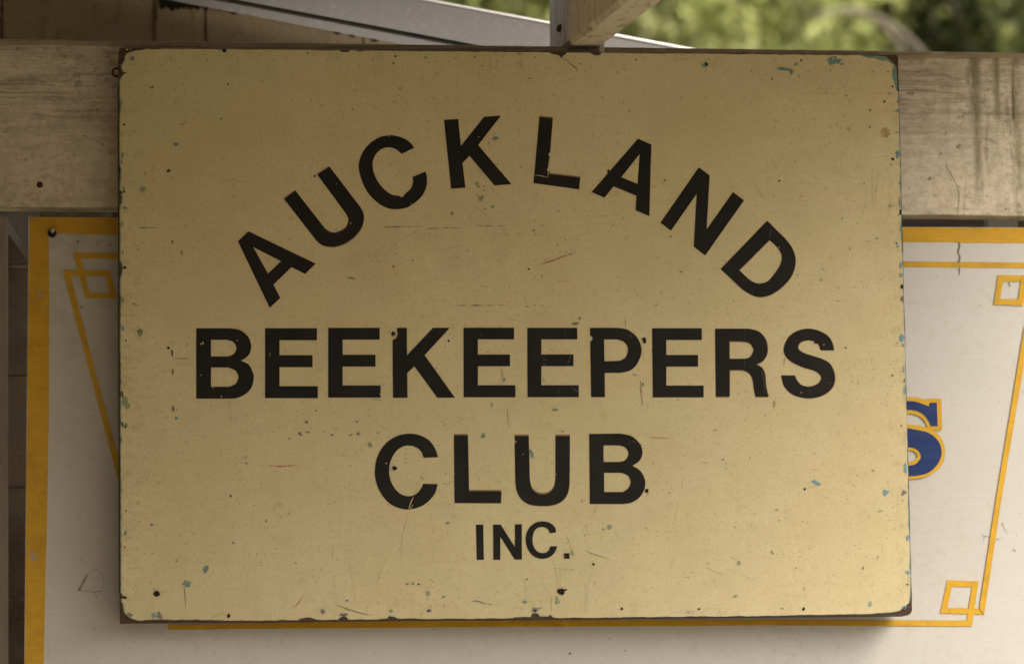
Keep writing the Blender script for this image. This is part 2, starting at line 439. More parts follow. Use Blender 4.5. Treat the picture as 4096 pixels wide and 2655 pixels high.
# sloping steel flashing
fl = empty('roof_flashing', at(1500, 100, .55), 'sloping grey steel roof flashing with bright top edge, behind the rafter', 'flashing')
def fline(y15, slope, Y):
    """edge line of the flashing given its pixel height at x=1500"""
    return [at(x, y15 + slope * (x - 1500), Y) for x in (250, 3400)]
rows = [('face', -33, .1865, .520, 104, .1875, .520), ('drip', 104, .1875, .5205, 106, .1875, .532), ('groove', 106, .1875, .532, 123, .189, .532), ('under_lip', 123, .189, .5318, 124, .189, .527), ('lower_band', 124, .189, .527, 158, .190, .527), ('return', 158, .190, .5272, 150, .190, .60)]
fmb = MB()
for nm, a, sa, Ya, b, sb, Yb in rows:
    A = fline(a, sa, Ya); B = fline(b, sb, Yb)
    fmb.add([A[0], A[1], B[1], B[0]], [(0, 1, 2, 3)])
fo = fmb.build('trim_face', M['metal'], fl, recalc=False)
A = fline(-33, .1865, .520)
lm = MB(); up = Vector((0, 0, .0016))
lm.tube([A[0] + up, A[1] + up], .0030, 8)
lm.build('top_lip', M['lip'], fl, smooth=True)
rm = MB()
B = [p + Vector((0, .28, .0)) for p in A]
rm.add([A[0], A[1], B[1], B[0]], [(0, 1, 2, 3)])
rm.build('top_return', M['metal'], fl, recalc=False)

# beam
btl, btr = at(-60, 159, Y_BEAM), at(4400, 219, Y_BEAM)
bbl, bbr = at(-60, 825, Y_BEAM), at(4400, 866, Y_BEAM)
dirT = (btr - btl) / (btr.x - btl.x); dirB = (bbr - bbl) / (bbr.x - bbl.x)
XL, XR = -.869, 1.75
beam = empty('fascia_beam', Vector((0, Y_BEAM, bbl.z)), 'weathered dirty white timber beam running behind the top of the cream sign', 'beam')
nb = 160
bv, bf = [], []
ring = []
for i in range(nb + 1):
    X = XL + (XR - XL) * i / nb
    zt = btl.z + dirT.z * (X - btl.x); zb = bbl.z + dirB.z * (X - bbl.x)
    wt = .0009 * pnoise(Vector((X * 9, 0, 0))) + .0004 * pnoise(Vector((X * 60, 5, 0)))
    wb = .0012 * pnoise(Vector((X * 8, 9, 0))) + .0006 * pnoise(Vector((X * 45, 2, 0)))
    c = .0035
    prof = [(Y_BEAM, zt - c + wt), (Y_BEAM + c, zt + wt), (Y_BEAM + BEAM_T, zt + wt), (Y_BEAM + BEAM_T, zb + wb), (Y_BEAM + .0012, zb + wb), (Y_BEAM, zb + .0012 + wb)]
    bv += [(X, y, z) for y, z in prof]
for i in range(nb):
    for k in range(6):
        bf.append((i * 6 + k, i * 6 + (k + 1) % 6, (i + 1) * 6 + (k + 1) % 6, (i + 1) * 6 + k))
bf.append(tuple(range(6))); bf.append(tuple(nb * 6 + k for k in reversed(range(6))))
build('timber', bv, bf, M['beam'], beam)
def disc(mb, c, r, dy, n=16, dome=0.0):
    vs, fs = [], []
    for k in range(n):
        w = 2 * math.pi * k / n
        vs.append((c.x + r * math.cos(w), c.y, c.z + r * math.sin(w)))
    for k in range(n):
        w = 2 * math.pi * k / n
        vs.append((c.x + r * .82 * math.cos(w), c.y - dy, c.z + r * .82 * math.sin(w)))
    vs.append((c.x, c.y - dy - dome, c.z))
    for k in range(n):
        fs.append((k, (k + 1) % n, n + (k + 1) % n, n + k)); fs.append((n + k, n + (k + 1) % n, 2 * n))
    mb.add(vs, fs)
cp = MB(); cv = []  # narrow brown strip along the beam's top edge
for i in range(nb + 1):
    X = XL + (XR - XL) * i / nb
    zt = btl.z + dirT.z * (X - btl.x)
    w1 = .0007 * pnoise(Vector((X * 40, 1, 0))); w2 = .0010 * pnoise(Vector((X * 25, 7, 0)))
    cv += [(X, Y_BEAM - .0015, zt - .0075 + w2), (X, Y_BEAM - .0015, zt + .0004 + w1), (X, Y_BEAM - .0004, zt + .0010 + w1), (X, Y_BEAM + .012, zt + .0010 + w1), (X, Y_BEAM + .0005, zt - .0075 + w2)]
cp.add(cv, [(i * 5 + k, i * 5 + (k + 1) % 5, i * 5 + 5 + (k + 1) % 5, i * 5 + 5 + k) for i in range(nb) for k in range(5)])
cp.build('top_edge_strip', material('brown_top_edge', (.30, .25, .18), .85, [ly((9, 40, 300), .42, .68, (.17, .135, .09), .85, d=8), ly((60, 60, 60), .55, .72, (.42, .36, .26), .6, d=6)], bump=.5, bump_scale=(20, 100, 300)), beam)
sm = MB(); disc(sm, at(159, 739, Y_BEAM) + Vector((0, .0005, 0)), .0052, .002, 12)
sm.build('screw_head', M['rust'], beam)
# dribbles of mould down the right end and grime strokes
st = MB()
def drib(x0, y0, x1, y1, w, n, Y=Y_BEAM):
    for k in range(n):
        t = k / max(n - 1, 1)
        if rng.random() < .25: continue
        sheet([blob(x0 + (x1 - x0) * t + rng.uniform(-w, w) * .7, y0 + (y1 - y0) * t + rng.uniform(-8, 8), w * rng.uniform(.35, 1.0), (abs(y1 - y0) / n) * rng.uniform(.4, 1.1), 0, .6, 9)], Y - .0006, .0005, st)
sheet([stroke([(3785, 664), (3800, 690), (3826, 735), (3838, 775), (3836, 810), (3831, 850)], 2.0, False)], Y_BEAM - .0006, .0005, st)
drib(4055, 320, 4060, 465, 3, 16)
for (x, y, a, b) in ((3685, 246, 12, 6), (3640, 375, 14, 7), (3835, 590, 12, 9), (3760, 300, 8, 4), (3990, 545, 6, 4), (70, 195, 9, 8), (255, 225, 12, 6), (430, 225, 9, 6), (385, 275, 8, 5), (130, 330, 6, 4), (3710, 420, 10, 4), (3720, 715, 8, 6)):
    sheet([blob(x, y, a, b, 0, .7)], Y_BEAM - .0006, .0005, st)
tag(st.build('mould_stain', material('mould', (.24, .20, .125), .9, [ly((220, 220, 220), .36, .58, (.40, .335, .235), .95, d=5, r=.7)]), beam), kind='stuff')

# rafter resting on the beam, its forward end rising out of the frame
RS = -.078
P0 = at(2254, 197, Y_BEAM)             # left lower arris where it leaves the beam
RW, RH = .054, .155
raf = empty('rafter', P0, 'short peeling painted rafter end with a rusty bolt above the cream sign', 'rafter')
yb, yf = Y_BEAM + .150, -2.52
def rp(x, y, h): return Vector((P0.x + x, y, P0.z + RS * (Y_BEAM - y) + h))
rv, rf = [], []
ch_ = .007
prof = [(0, ch_), (0, RH), (RW, RH), (RW, .004), (RW - .004, 0), (ch_ * .9, 0)]
NR = 70
for i in range(NR + 1):
    y = yb + (yf - yb) * i / NR
    for k, (x, h) in enumerate(prof):
        w = .0012 * pnoise(Vector((k * 3.1, y * 18, .5)))
        rv.append(rp(x + w, y, h + w))
side, under = [], []
for i in range(NR):
    for k in range(6):
        q = (i * 6 + k, i * 6 + (k + 1) % 6, (i + 1) * 6 + (k + 1) % 6, (i + 1) * 6 + k)
        rf.append(q); under.append(k in (3, 4, 5))
rf.append(tuple(range(6))); rf.append(tuple(NR * 6 + k for k in reversed(range(6))))
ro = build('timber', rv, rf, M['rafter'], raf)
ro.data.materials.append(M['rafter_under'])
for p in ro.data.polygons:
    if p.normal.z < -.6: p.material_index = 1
bm_ = MB()
bx = at(2241, 114, Y_BEAM + .10)
tq = ((P0.x - CAM.x) / (bx.x - CAM.x))
bc = CAM + (bx - CAM) * tq             # the bolt sits on the rafter's left face
n = 12
for k in range(n):
    w = 2 * math.pi * k / n
    bm_.v.append(Vector((bc.x - .0005, bc.y + .0105 * math.cos(w) * 1.6, bc.z + .0058 * math.sin(w))))
for k in range(n):
    w = 2 * math.pi * k / n
    bm_.v.append(Vector((bc.x - .004, bc.y + .0085 * math.cos(w) * 1.6, bc.z + .0046 * math.sin(w))))
bm_.f += [(k, (k + 1) % n, n + (k + 1) % n, n + k) for k in range(n)] + [tuple(n + k for k in range(n))]
bm_.build('bolt', M['rust'], raf)
pk = MB()
pa = at(2385, 190, Y_BEAM)
pk.box((pa.x + .004, Y_BEAM - .004, pa.z - .012), (pa.x + .0125, Y_BEAM + .03, pa.z + .014), .0012)
pk.build('packing_wedge', M['rafter'], raf)

# unseen canopy roof, shaped for its shade, and side wall added to darken the left
ZR = P0.z + RH
roof = empty('canopy_roof', Vector((0, 0, ZR)), 'unseen corrugated sheet roof over the signs, its extent shaped for the shade', 'roof')
ROOF_F = -2.6
cm = MB()
nx = 240
X0, X1 = -1.6, 1.15
vs = []
for i in range(nx + 1):
    X = X0 + (X1 - X0) * i / nx
    dz = .008 * math.sin(X * 2 * math.pi / .076)
    for y in (.03, ROOF_F):
        vs.append((X, y, ZR + .012 + RS * (Y_BEAM - y) + dz))
cm.add(vs, [(2 * i, 2 * i + 1, 2 * i + 3, 2 * i + 2) for i in range(nx)])
cm.build('corrugated_sheet', M['darkpaint'], roof, smooth=True, recalc=False)
s2 = MB()
s2.box((-1.1, .05, ZR + .20), (-.30, Y_WALL + .3, ZR + .22))
s2.box((-.299, .26, ZR + .20), (.34, Y_WALL + .3, ZR + .22))
s2.box((-1.1, .05, ZR + .0), (-.30, .068, ZR + .198))
s2.build('shade_panels', M['darkpaint'], roof)  # unseen panels added to keep sun off the block wall and flashing
sw = MB()
wy = [(-1.0, 0), (Y_WALL + .3, 0), (Y_WALL + .3, ZR + .198), (.07, ZR + .198), (.04, ZR - .008), (-1.0, ZR - .004 + RS * (Y_BEAM + 1.0))]
sw.add([(x, y, z) for x in (-1.10, -.87) for y, z in wy], [(0, 1, 2, 3, 4, 5), (11, 10, 9, 8, 7, 6)] + [(k, (k + 1) % 6, 6 + (k + 1) % 6, 6 + k) for k in range(6)])
so = sw.build('shade_wall', M['shadewall'])
tag(so, 'unseen tan side wall added just left of the frame for shade', 'wall')

# post, gusset, rail and packer
pm = MB()
px = at(33, 1500, .135).x
pm.box((-.869, .133, 0), (px, .235, bbl.z - .004), .003)
po = pm.build('porch_post', M['post']); tag(po, 'pale painted post at the left edge beside the white sign', 'post')
gs = empty('corner_gusset', at(60, 950, .19), 'small white triangular gusset board in the corner under the beam', 'gusset')
g1 = MB(); sheet([[(-40, 800), (160, 800), (160, 1060), (108, 1028), (28, 912), (-40, 860)]], .245, .012, g1); g1.build('plate', M['post'], gs)
g2 = MB(); sheet([[(20, 890), (38, 890), (140, 1050), (140, 1085), (105, 1030), (30, 928)]], .235, .0095, g2); g2.build('edge_strip', M['white'], gs)
rl = MB(); a_ = at(450, 905, .175); b_ = at(4076, 905, .175)
rl.prism([at(450, 800, .175), at(3940, 815, .175), at(3940, 1010, .175), at(450, 1000, .175)], .02)
ro_ = rl.build('backing_rail', M['rail']); tag(ro_, 'grey brown timber rail in the gap between beam and white sign', 'rail')
pq = MB(); sheet([[(3953, 866), (4071, 868), (4072, 907), (3954, 906)]], .1235, .03, pq)
pk2 = pq.build('timber_packer', M['white']); tag(pk2, 'small white packing block in the gap under the beam at right', 'block')
dk = MB(); dk.prism([at(3930, 800, .30), at(4500, 800, .30), at(4500, 1010, .30), at(3930, 1000, .30)], .02)  # dark sheet put in for the shade at the back of the gap
do_ = dk.build('gap_shade_board', M['ply']); tag(do_, 'dark sheet added for the shade deep in the gap beside the white packing block', 'board')

# ------------------------------------------------------------------ white sign behind
ws = empty('painted_sign', at(2048, 2655, Y_WHITE), 'white painted sign with golden border and a blue letter, behind the cream sign', 'sign')
T0, T1, T2, T3 = (0, 664), (3072, 664), (0, 1991), (3072, 1991)
ZB = 3100
wl = [(114, 868), (110, 1300), (103, 1991), (97, 2655), (93, ZB)]
body = MB(); sheet([wl + [(4700, ZB), (4700, 912), (3610, 908), (475, 870)]], Y_WHITE, .018, body)
body.build('board', M['white'], ws)
YG = Y_WHITE - .0006
def wob(pts, amp=.9, step=14):
    out = []
    for i in range(len(pts)):
        p, q = pts[i], pts[(i + 1) % len(pts)]
        d = math.hypot(q[0] - p[0], q[1] - p[1]); m = max(1, int(d / step))
        for k in range(m):
            t = k / m; x, y = p[0] + (q[0] - p[0]) * t, p[1] + (q[1] - p[1]) * t
            w = amp * pnoise(Vector((x * .012, y * .012, 3))) * (0 if k == 0 else 1)
            nx_, ny_ = (q[1] - p[1]) / d, -(q[0] - p[0]) / d
            out.append((x + nx_ * w, y + ny_ * w))
    return out
bo = MB()
sheet([wob([(118, 869), (475, 871), (3610, 909), (4690, 913), (4690, 980), (4096, 973), (3610, 967), (475, 941), (194, 933), (197, 1150), (197, 1500), (190, 1991), (183, 2300), (175, 2655), (170, ZB - 5), (96, ZB - 5), (100, 2655), (105, 1991), (113, 1300)], 2.0)], YG, .0005, bo)
sheet([[(4612, 982), (4690, 982), (4690, ZB - 5), (4612, ZB - 5)]], YG, .0005, bo)
sheet([[(176, ZB - 78), (4611, ZB - 78), (4611, ZB - 5), (176, ZB - 5)]], YG, .0005, bo)
bo.build('gold_border', M['gold'], ws)
YP = Y_WHITE - .0007
def strip(name, quads, o, Y=YP, step=0):
    mb = MB()
    for i, q in enumerate(quads):
        sheet([wob([z2t(p, o) for p in q], .5, 30)], Y - i * .00012, .0001, mb)
    return mb.build(name, M['gold'], ws)
strip('gold_knot', [
    [(678, 807), (1400, 812), (1400, 867), (690, 862)], [(678, 807), (738, 807), (848, 1230), (795, 1230)], [(780, 1178), (1072, 1178), (1085, 1230), (795, 1230)],
    [(965, 968), (1022, 968), (1085, 1230), (1030, 1230)], [(583, 968), (1022, 968), (1035, 1023), (598, 1023)]], T0)
strip('gold_line', [[(583, 968), (642, 968), (792, 1543), (1118, 2773), (1230, 3190), (1180, 3230), (735, 1543)]], T0, YP - .0007)
strip('gold_line', [[(-5900, 850), (1250, 887), (2900, 902), (2900, 953), (1250, 938), (-5900, 902)]], T1)
strip('gold_knot', [[(2140, 1015), (2440, 1018), (2434, 1072), (2128, 1072)], [(2140, 1015), (2195, 1015), (2150, 1290), (2098, 1288)], [(2107, 1235), (2380, 1240), (2372, 1297), (2098, 1288)], [(2362, 1015), (2430, 1015), (2372, 1297), (2316, 1297)]], T1, YP - .0007)
strip('gold_line', [[(2385, -60), (2440, -60), (2172, 1543), (2010, 2623), (1965, 2568), (2122, 1543)]], (3072, 1328), YP - .0013)
strip('gold_knot', [[(1667, 762), (1958, 772), (1950, 828), (1655, 820)], [(1667, 762), (1724, 764), (1655, 1072), (1602, 1070)], [(1612, 1017), (2018, 1026), (2010, 1080), (1602, 1070)], [(1904, 770), (1958, 772), (1895, 1190), (1840, 1190)]], T3, YP - .0002)
strip('gold_line', [[(-5580, 1178), (-4800, 1162), (-3400, 1140), (0, 1130), (1900, 1136), (1893, 1190), (0, 1183), (-2380, 1195), (-4000, 1208), (-5570, 1222)]], T3, YP - .0006)
# blue S
TS = (3072, 1328)

yl = expand([(1130, 640), [(1130, 640), (1210, 612), (1290, 605), (1370, 605), (1430, 618), (1470, 632)], (1470, 618), (1612, 618), (1618, 910), (1540, 912),
    [(1540, 912), (1600, 970), (1635, 1040), (1647, 1110), (1635, 1190), (1590, 1265), (1510, 1325), (1430, 1355), (1310, 1366), (1130, 1355)], (1130, 1200),
    [(1130, 1200), (1250, 1206), (1305, 1203), (1350, 1195), (1385, 1165), (1385, 1135), (1350, 1105), (1303, 1098)], (1130, 1050), (1130, 850),
    [(1300, 858), (1400, 868), (1483, 888)], [(1483, 888), (1460, 835), (1420, 790), (1360, 765), (1300, 760), (1130, 790)]])
bl1 = expand([(1130, 680), [(1130, 680), (1210, 650), (1292, 640), (1370, 645), (1440, 668), (1498, 690)], (1503, 655), (1570, 655), (1578, 873), (1512, 873), [(1512, 873), (1495, 830), (1450, 770), (1390, 735), (1330, 723), (1292, 725), (1130, 750)]])
bl2 = expand([(1130, 870), [(1130, 870), (1300, 893), (1400, 910), (1480, 930), (1540, 965), (1595, 1030), (1615, 1110), (1600, 1185), (1550, 1260), (1480, 1310), (1390, 1332), (1310, 1337), (1130, 1330)], (1130, 1238), [(1130, 1238), (1308, 1238), (1370, 1225), (1415, 1180), (1420, 1140), (1395, 1100), (1350, 1075), (1303, 1068), (1130, 1040)]])
mb = MB(); sheet([[z2t(p, TS) for p in yl]], Y_WHITE - .0020, .0004, mb)
lo = mb.build('letter', M['gold'], ws); tag(lo, 'blue letter S with golden outline')
mb = MB()
for b_ in (bl1, bl2): sheet([[z2t(p, TS) for p in b_]], Y_WHITE - .0024, .0003, mb)
mb.build('blue_fill', M['blue'], lo)
# standoff bolt at the corner
bt = empty('bolt', at(209, 933, Y_WHITE), None, None); bt.parent = None
bpos = at(209, 933, Y_WHITE)
mb = MB(); disc(mb, bpos - Vector((0, .0004, 0)), .0068, .006, 18)
wsh = mb.build('bolt_washer', M['rubber'], ws)
bpy.data.objects.remove(bt)
mb = MB(); mb.tube([bpos - Vector((0, .006, 0)), bpos - Vector((0, .030, 0))], .0030, 12)
mb.build('shank', M['rubber'], wsh)
mb = MB(); disc(mb, bpos - Vector((0, .030, 0)), .0041, .002, 14, .0006)
mb.build('bolt_head', M['zinc'], wsh)
# grime on the white sign
mb = MB()
Yq = Y_WHITE - .0008
tri_c = [(310, 2360), (330, 2320), (352, 2290), (358, 2282), (348, 2310), (334, 2335), (322, 2358)]
sheet([tri_c], Yq, .0003, mb)
for pts, w in (([(308, 2358), (340, 2362), (380, 2366), (412, 2360)], 4), ([(412, 2360), (416, 2320), (405, 2290), (392, 2272)], 2), ([(380, 2366), (392, 2402)], 2.5), ([(360, 2282), (384, 2275), (392, 2270)], 4),
               ([(3923, 2135), (3940, 2142), (3965, 2148), (3990, 2156), (4006, 2152)], 2.5), ([(3940, 2142), (3934, 2160)], 1.5), ([(4008, 2095), (4030, 2132)], 1), ([(4054, 2190), (4062, 2205)], 3)):
    sheet([stroke(pts, w)], Yq, .0003, mb)
for k in range(18):
    y = 970 + k * 4.6
    sheet([blob(3836 + 3 * math.sin(k * .6) + rng.uniform(-1, 1), y, rng.uniform(2.5, 5.5), 4, 0, .6, 9)], Yq, .0003, mb)
for k in range(8):
    sheet([blob(3838 + rng.uniform(-3, 3), 1062 + k * 5, rng.uniform(1.5, 4.5), 3.5, 0, .6, 9)], Yq, .0003, mb)
for k in range(6): sheet([blob(4034 + k * 1.3 + rng.uniform(-2, 2), 1128 + k * 3.2, 2.2, 2.2, 0, .6, 8)], Yq, .0003, mb)
for (x, y, r) in ((320, 2061, 3), (205, 2455, 2.5), (671, 2560, 3), (145, 2530, 4), (122, 2634, 4), (1736, 2515, 3), (2227, 2520, 3), (2500, 2600, 4), (2280, 2612, 6), (3196, 2534, 3), (3640, 2463, 2.5), (4012, 2094, 4), (129, 1915, 4), (164, 1170, 9), (160, 1185, 7), (150, 1155, 4), (438, 982, 6), (325, 1228, 6), (3866, 960, 3), (285, 940, 4), (310, 965, 7), (390, 975, 5), (1470, 2523, 3), (1500, 2612, 3)):
    sheet([blob(x, y, r, r * .9, 0, .5, 10)], Yq, .0003, mb)
tag(mb.build('grime_marks', material('grime', (.235, .195, .11), .9, [ly((180, 180, 180), .42, .62, (.42, .38, .29), .8)]), ws), kind='stuff')
mb = MB(); sheet([blob(131, 2222, 10, 16, -.5, .4)], Yq, .0003, mb); mb.build('bare_patch', M['post'], ws)

# ------------------------------------------------------------------ cream sign
cs = empty('cream_sign', at(2065, 2470, 0), 'cream wooden sign with black capital letters reading Auckland Beekeepers Club Inc.', 'sign')
def rounded(pts, rad, n=5):
    out = []
    m = len(pts)
    for i in range(m):
        p0, p, p1 = Vector(pts[i - 1]), Vector(pts[i]), Vector(pts[(i + 1) % m])
        a = p + (p0 - p).normalized() * rad[i]; b = p + (p1 - p).normalized() * rad[i]
        for k in range(n + 1):
            t = k / n; out.append(tuple(a * (1 - t) ** 2 + p * 2 * t * (1 - t) + b * t * t))
    return out
core_px = rounded([(475, 193), (3592, 221), (3649, 2460), (481, 2489)], [14, 12, 28, 8])
core_px = wob(core_px, 1.6, 16)
mb = MB(); sheet([core_px], 0.0, .018, mb); mb.build('plywood_board', M['ply'], cs)
a_, b_, c_, d_ = at(475, 193), at(3592, 221), at(3649, 2460), at(481, 2489)
for nm, p, q in (('batten', a_, b_), ('batten', d_, c_)):
    s_ = .045 if p is d_ else -.045
    i0 = .0015 if p is d_ else -.003
    mb = MB(); mb.prism([p + Vector((.002, .0182, i0)), q + Vector((-.004, .0182, i0)), q + Vector((-.004, .0182, i0 + s_)), p + Vector((.002, .0182, i0 + s_))], Y_BEAM - .0192)
    mb.build(nm, M['batten'], cs)
for p, q, s_ in ((a_, d_, .045), (b_, c_, -.045)):
    e = .0 if s_ > 0 else -.004
    mb = MB(); mb.prism([p + Vector((e, .0182, -.050)), q + Vector((e, .0182, .048)), q + Vector((e + s_, .0182, .048)), p + Vector((e + s_, .0182, -.050))], Y_BEAM - .0192)
    mb.build('batten', M['batten'], cs)
def edge_path(ctrl, edge, jit, step=5.0, seed=1):
    """ctrl: (pos, inset); edge(pos, inset)->pixel"""
    g = random.Random(seed); out = []
    for (s0, i0), (s1, i1) in zip(ctrl, ctrl[1:]):
        m = max(1, int(abs(s1 - s0) / step))
        for k in range(m):
            t = k / m
            s = s0 + (s1 - s0) * t
            ins = i0 + (i1 - i0) * t
            nn = pnoise(Vector((s * .035, seed * 7.7, 0))) * 1.5 + pnoise(Vector((s * .012, seed * 3.3, 4))) * 1.5
            out.append(edge(s, max(.6, ins + jit * (max(nn, -.3)) + g.uniform(-.25, .35) * jit)))
    return out
E_top = lambda s, i: (s, 193 + (s - 475) * .00898 + i)
E_right = lambda s, i: (3592 + (s - 221) * .02546 - i, s)
E_bot = lambda s, i: (s, 2489 - (s - 481) * .00915 - i)
E_left = lambda s, i: (475 + (s - 193) * .0026 + i, s)
def outline(kind):
    p = kind == 'paint'
    top = [(545, 10), (570, 7), (590, 2.5), (700, 1.5), (1360, 1.5), (1364, 8), (1394, 9), (1398, 1.5), (1428, 1.5), (1431, 5), (1452, 5), (1455, 1.5), (2196, 2), (2205, 8), (2235, 15), (2243, 24), (2249, 24), (2253, 15), (2262, 11), (2268, 2), (2362, 2), (2368, 8), (2385, 12), (2400, 10), (2406, 2), (3100, 2), (3130, 4), (3150, 2)]
    top += [(3440, 2), (3460, 10), (3475, 14), (3500, 12), (3520, 22), (3545, 24), (3558, 25)] if p else [(3440, 2), (3500, 3), (3540, 6), (3552, 12)]
    right = [(262, 18), (285, 23), (305, 26), (325, 20), (345, 13), (362, 8), (368, 2), (700, 1.8), (730, 5), (760, 2), (900, 2), (960, 4), (985, 2), (1128, 2), (1140, 7), (1158, 6), (1180, 3), (1190, 9), (1202, 8), (1210, 2), (1500, 2), (1570, 4), (1600, 1.5), (1900, 2), (2050, 4), (2200, 3), (2275, 6), (2300, 2), (2345, 5), (2400, 9), (2418, 14)] if p else \
            [(258, 14), (275, 7), (330, 6), (365, 6), (369, .8), (700, .8), (2345, 1.5), (2400, 6), (2416, 12)]
    bot = [(3600, 22), (3560, 12), (3500, 9), (3400, 7), (3200, 6), (3000, 3), (2700, 4), (2400, 3), (2215, 3), (2204, 13), (2200, 19), (2196, 12), (2160, 10), (2150, 24), (2140, 27), (2128, 22), (2122, 9), (2060, 9), (2050, 3), (1900, 3), (1690, 4), (1650, 8), (1590, 6), (1576, 15), (1556, 17), (1550, 6), (1500, 4), (1395, 4), (1385, 16), (1372, 20), (1358, 12), (1350, 4), (1270, 4), (1240, 14), (1225, 16), (1200, 10), (1190, 4), (1000, 4), (900, 5), (800, 9), (700, 10), (660, 12), (600, 12), (570, 8), (548, 8)]
    left = [(2470, 38), (2458, 24), (2444, 16), (2425, 12), (2412, 11), (2402, 3), (2390, 9), (2375, 8), (2368, 2), (2100, 2.5), (1900, 2), (1705, 2), (1690, 6), (1680, 2), (1590, 3), (1572, 7), (1560, 2), (1420, 2), (1115, 3), (1100, 9), (1070, 11), (1050, 8), (1040, 3), (820, 2), (810, 8), (790, 10), (778, 6), (770, 14), (764, 8), (758, 2), (690, 6), (670, 7), (664, 2), (450, 2), (430, 5), (415, 2), (322, 3), (315, 8), (306, 13), (297, 20), (292, 33), (287, 15), (275, 12), (262, 9), (252, 16), (240, 22), (226, 24), (215, 32), (207, 44)]
    if p:
        left = [(s, i + 2.6) for s, i in left]; right = [(s, i + 1.0) for s, i in right]
    else:
        bot = [(s, i * .86) for s, i in bot]; left = [(s, max(.7, i - 2.2)) for s, i in left]; top = [(s, (i * .8 if s < 3400 else i)) for s, i in top]
    j = 1.3 if p else .7
    return edge_path(top, E_top, j, seed=1) + edge_path(right, E_right, j * 1.2, seed=2) + edge_path(bot, E_bot, j * 1.6, seed=3) + edge_path(left, E_left, j * 1.9, seed=4)
mb = MB(); sheet([outline('teal')], -.0005, .0004, mb); mb.build('teal_undercoat', M['teal'], cs)
mb = MB(); sheet([outline('paint')], -.0010, .0004, mb); mb.build('cream_coat', M['cream'], cs)

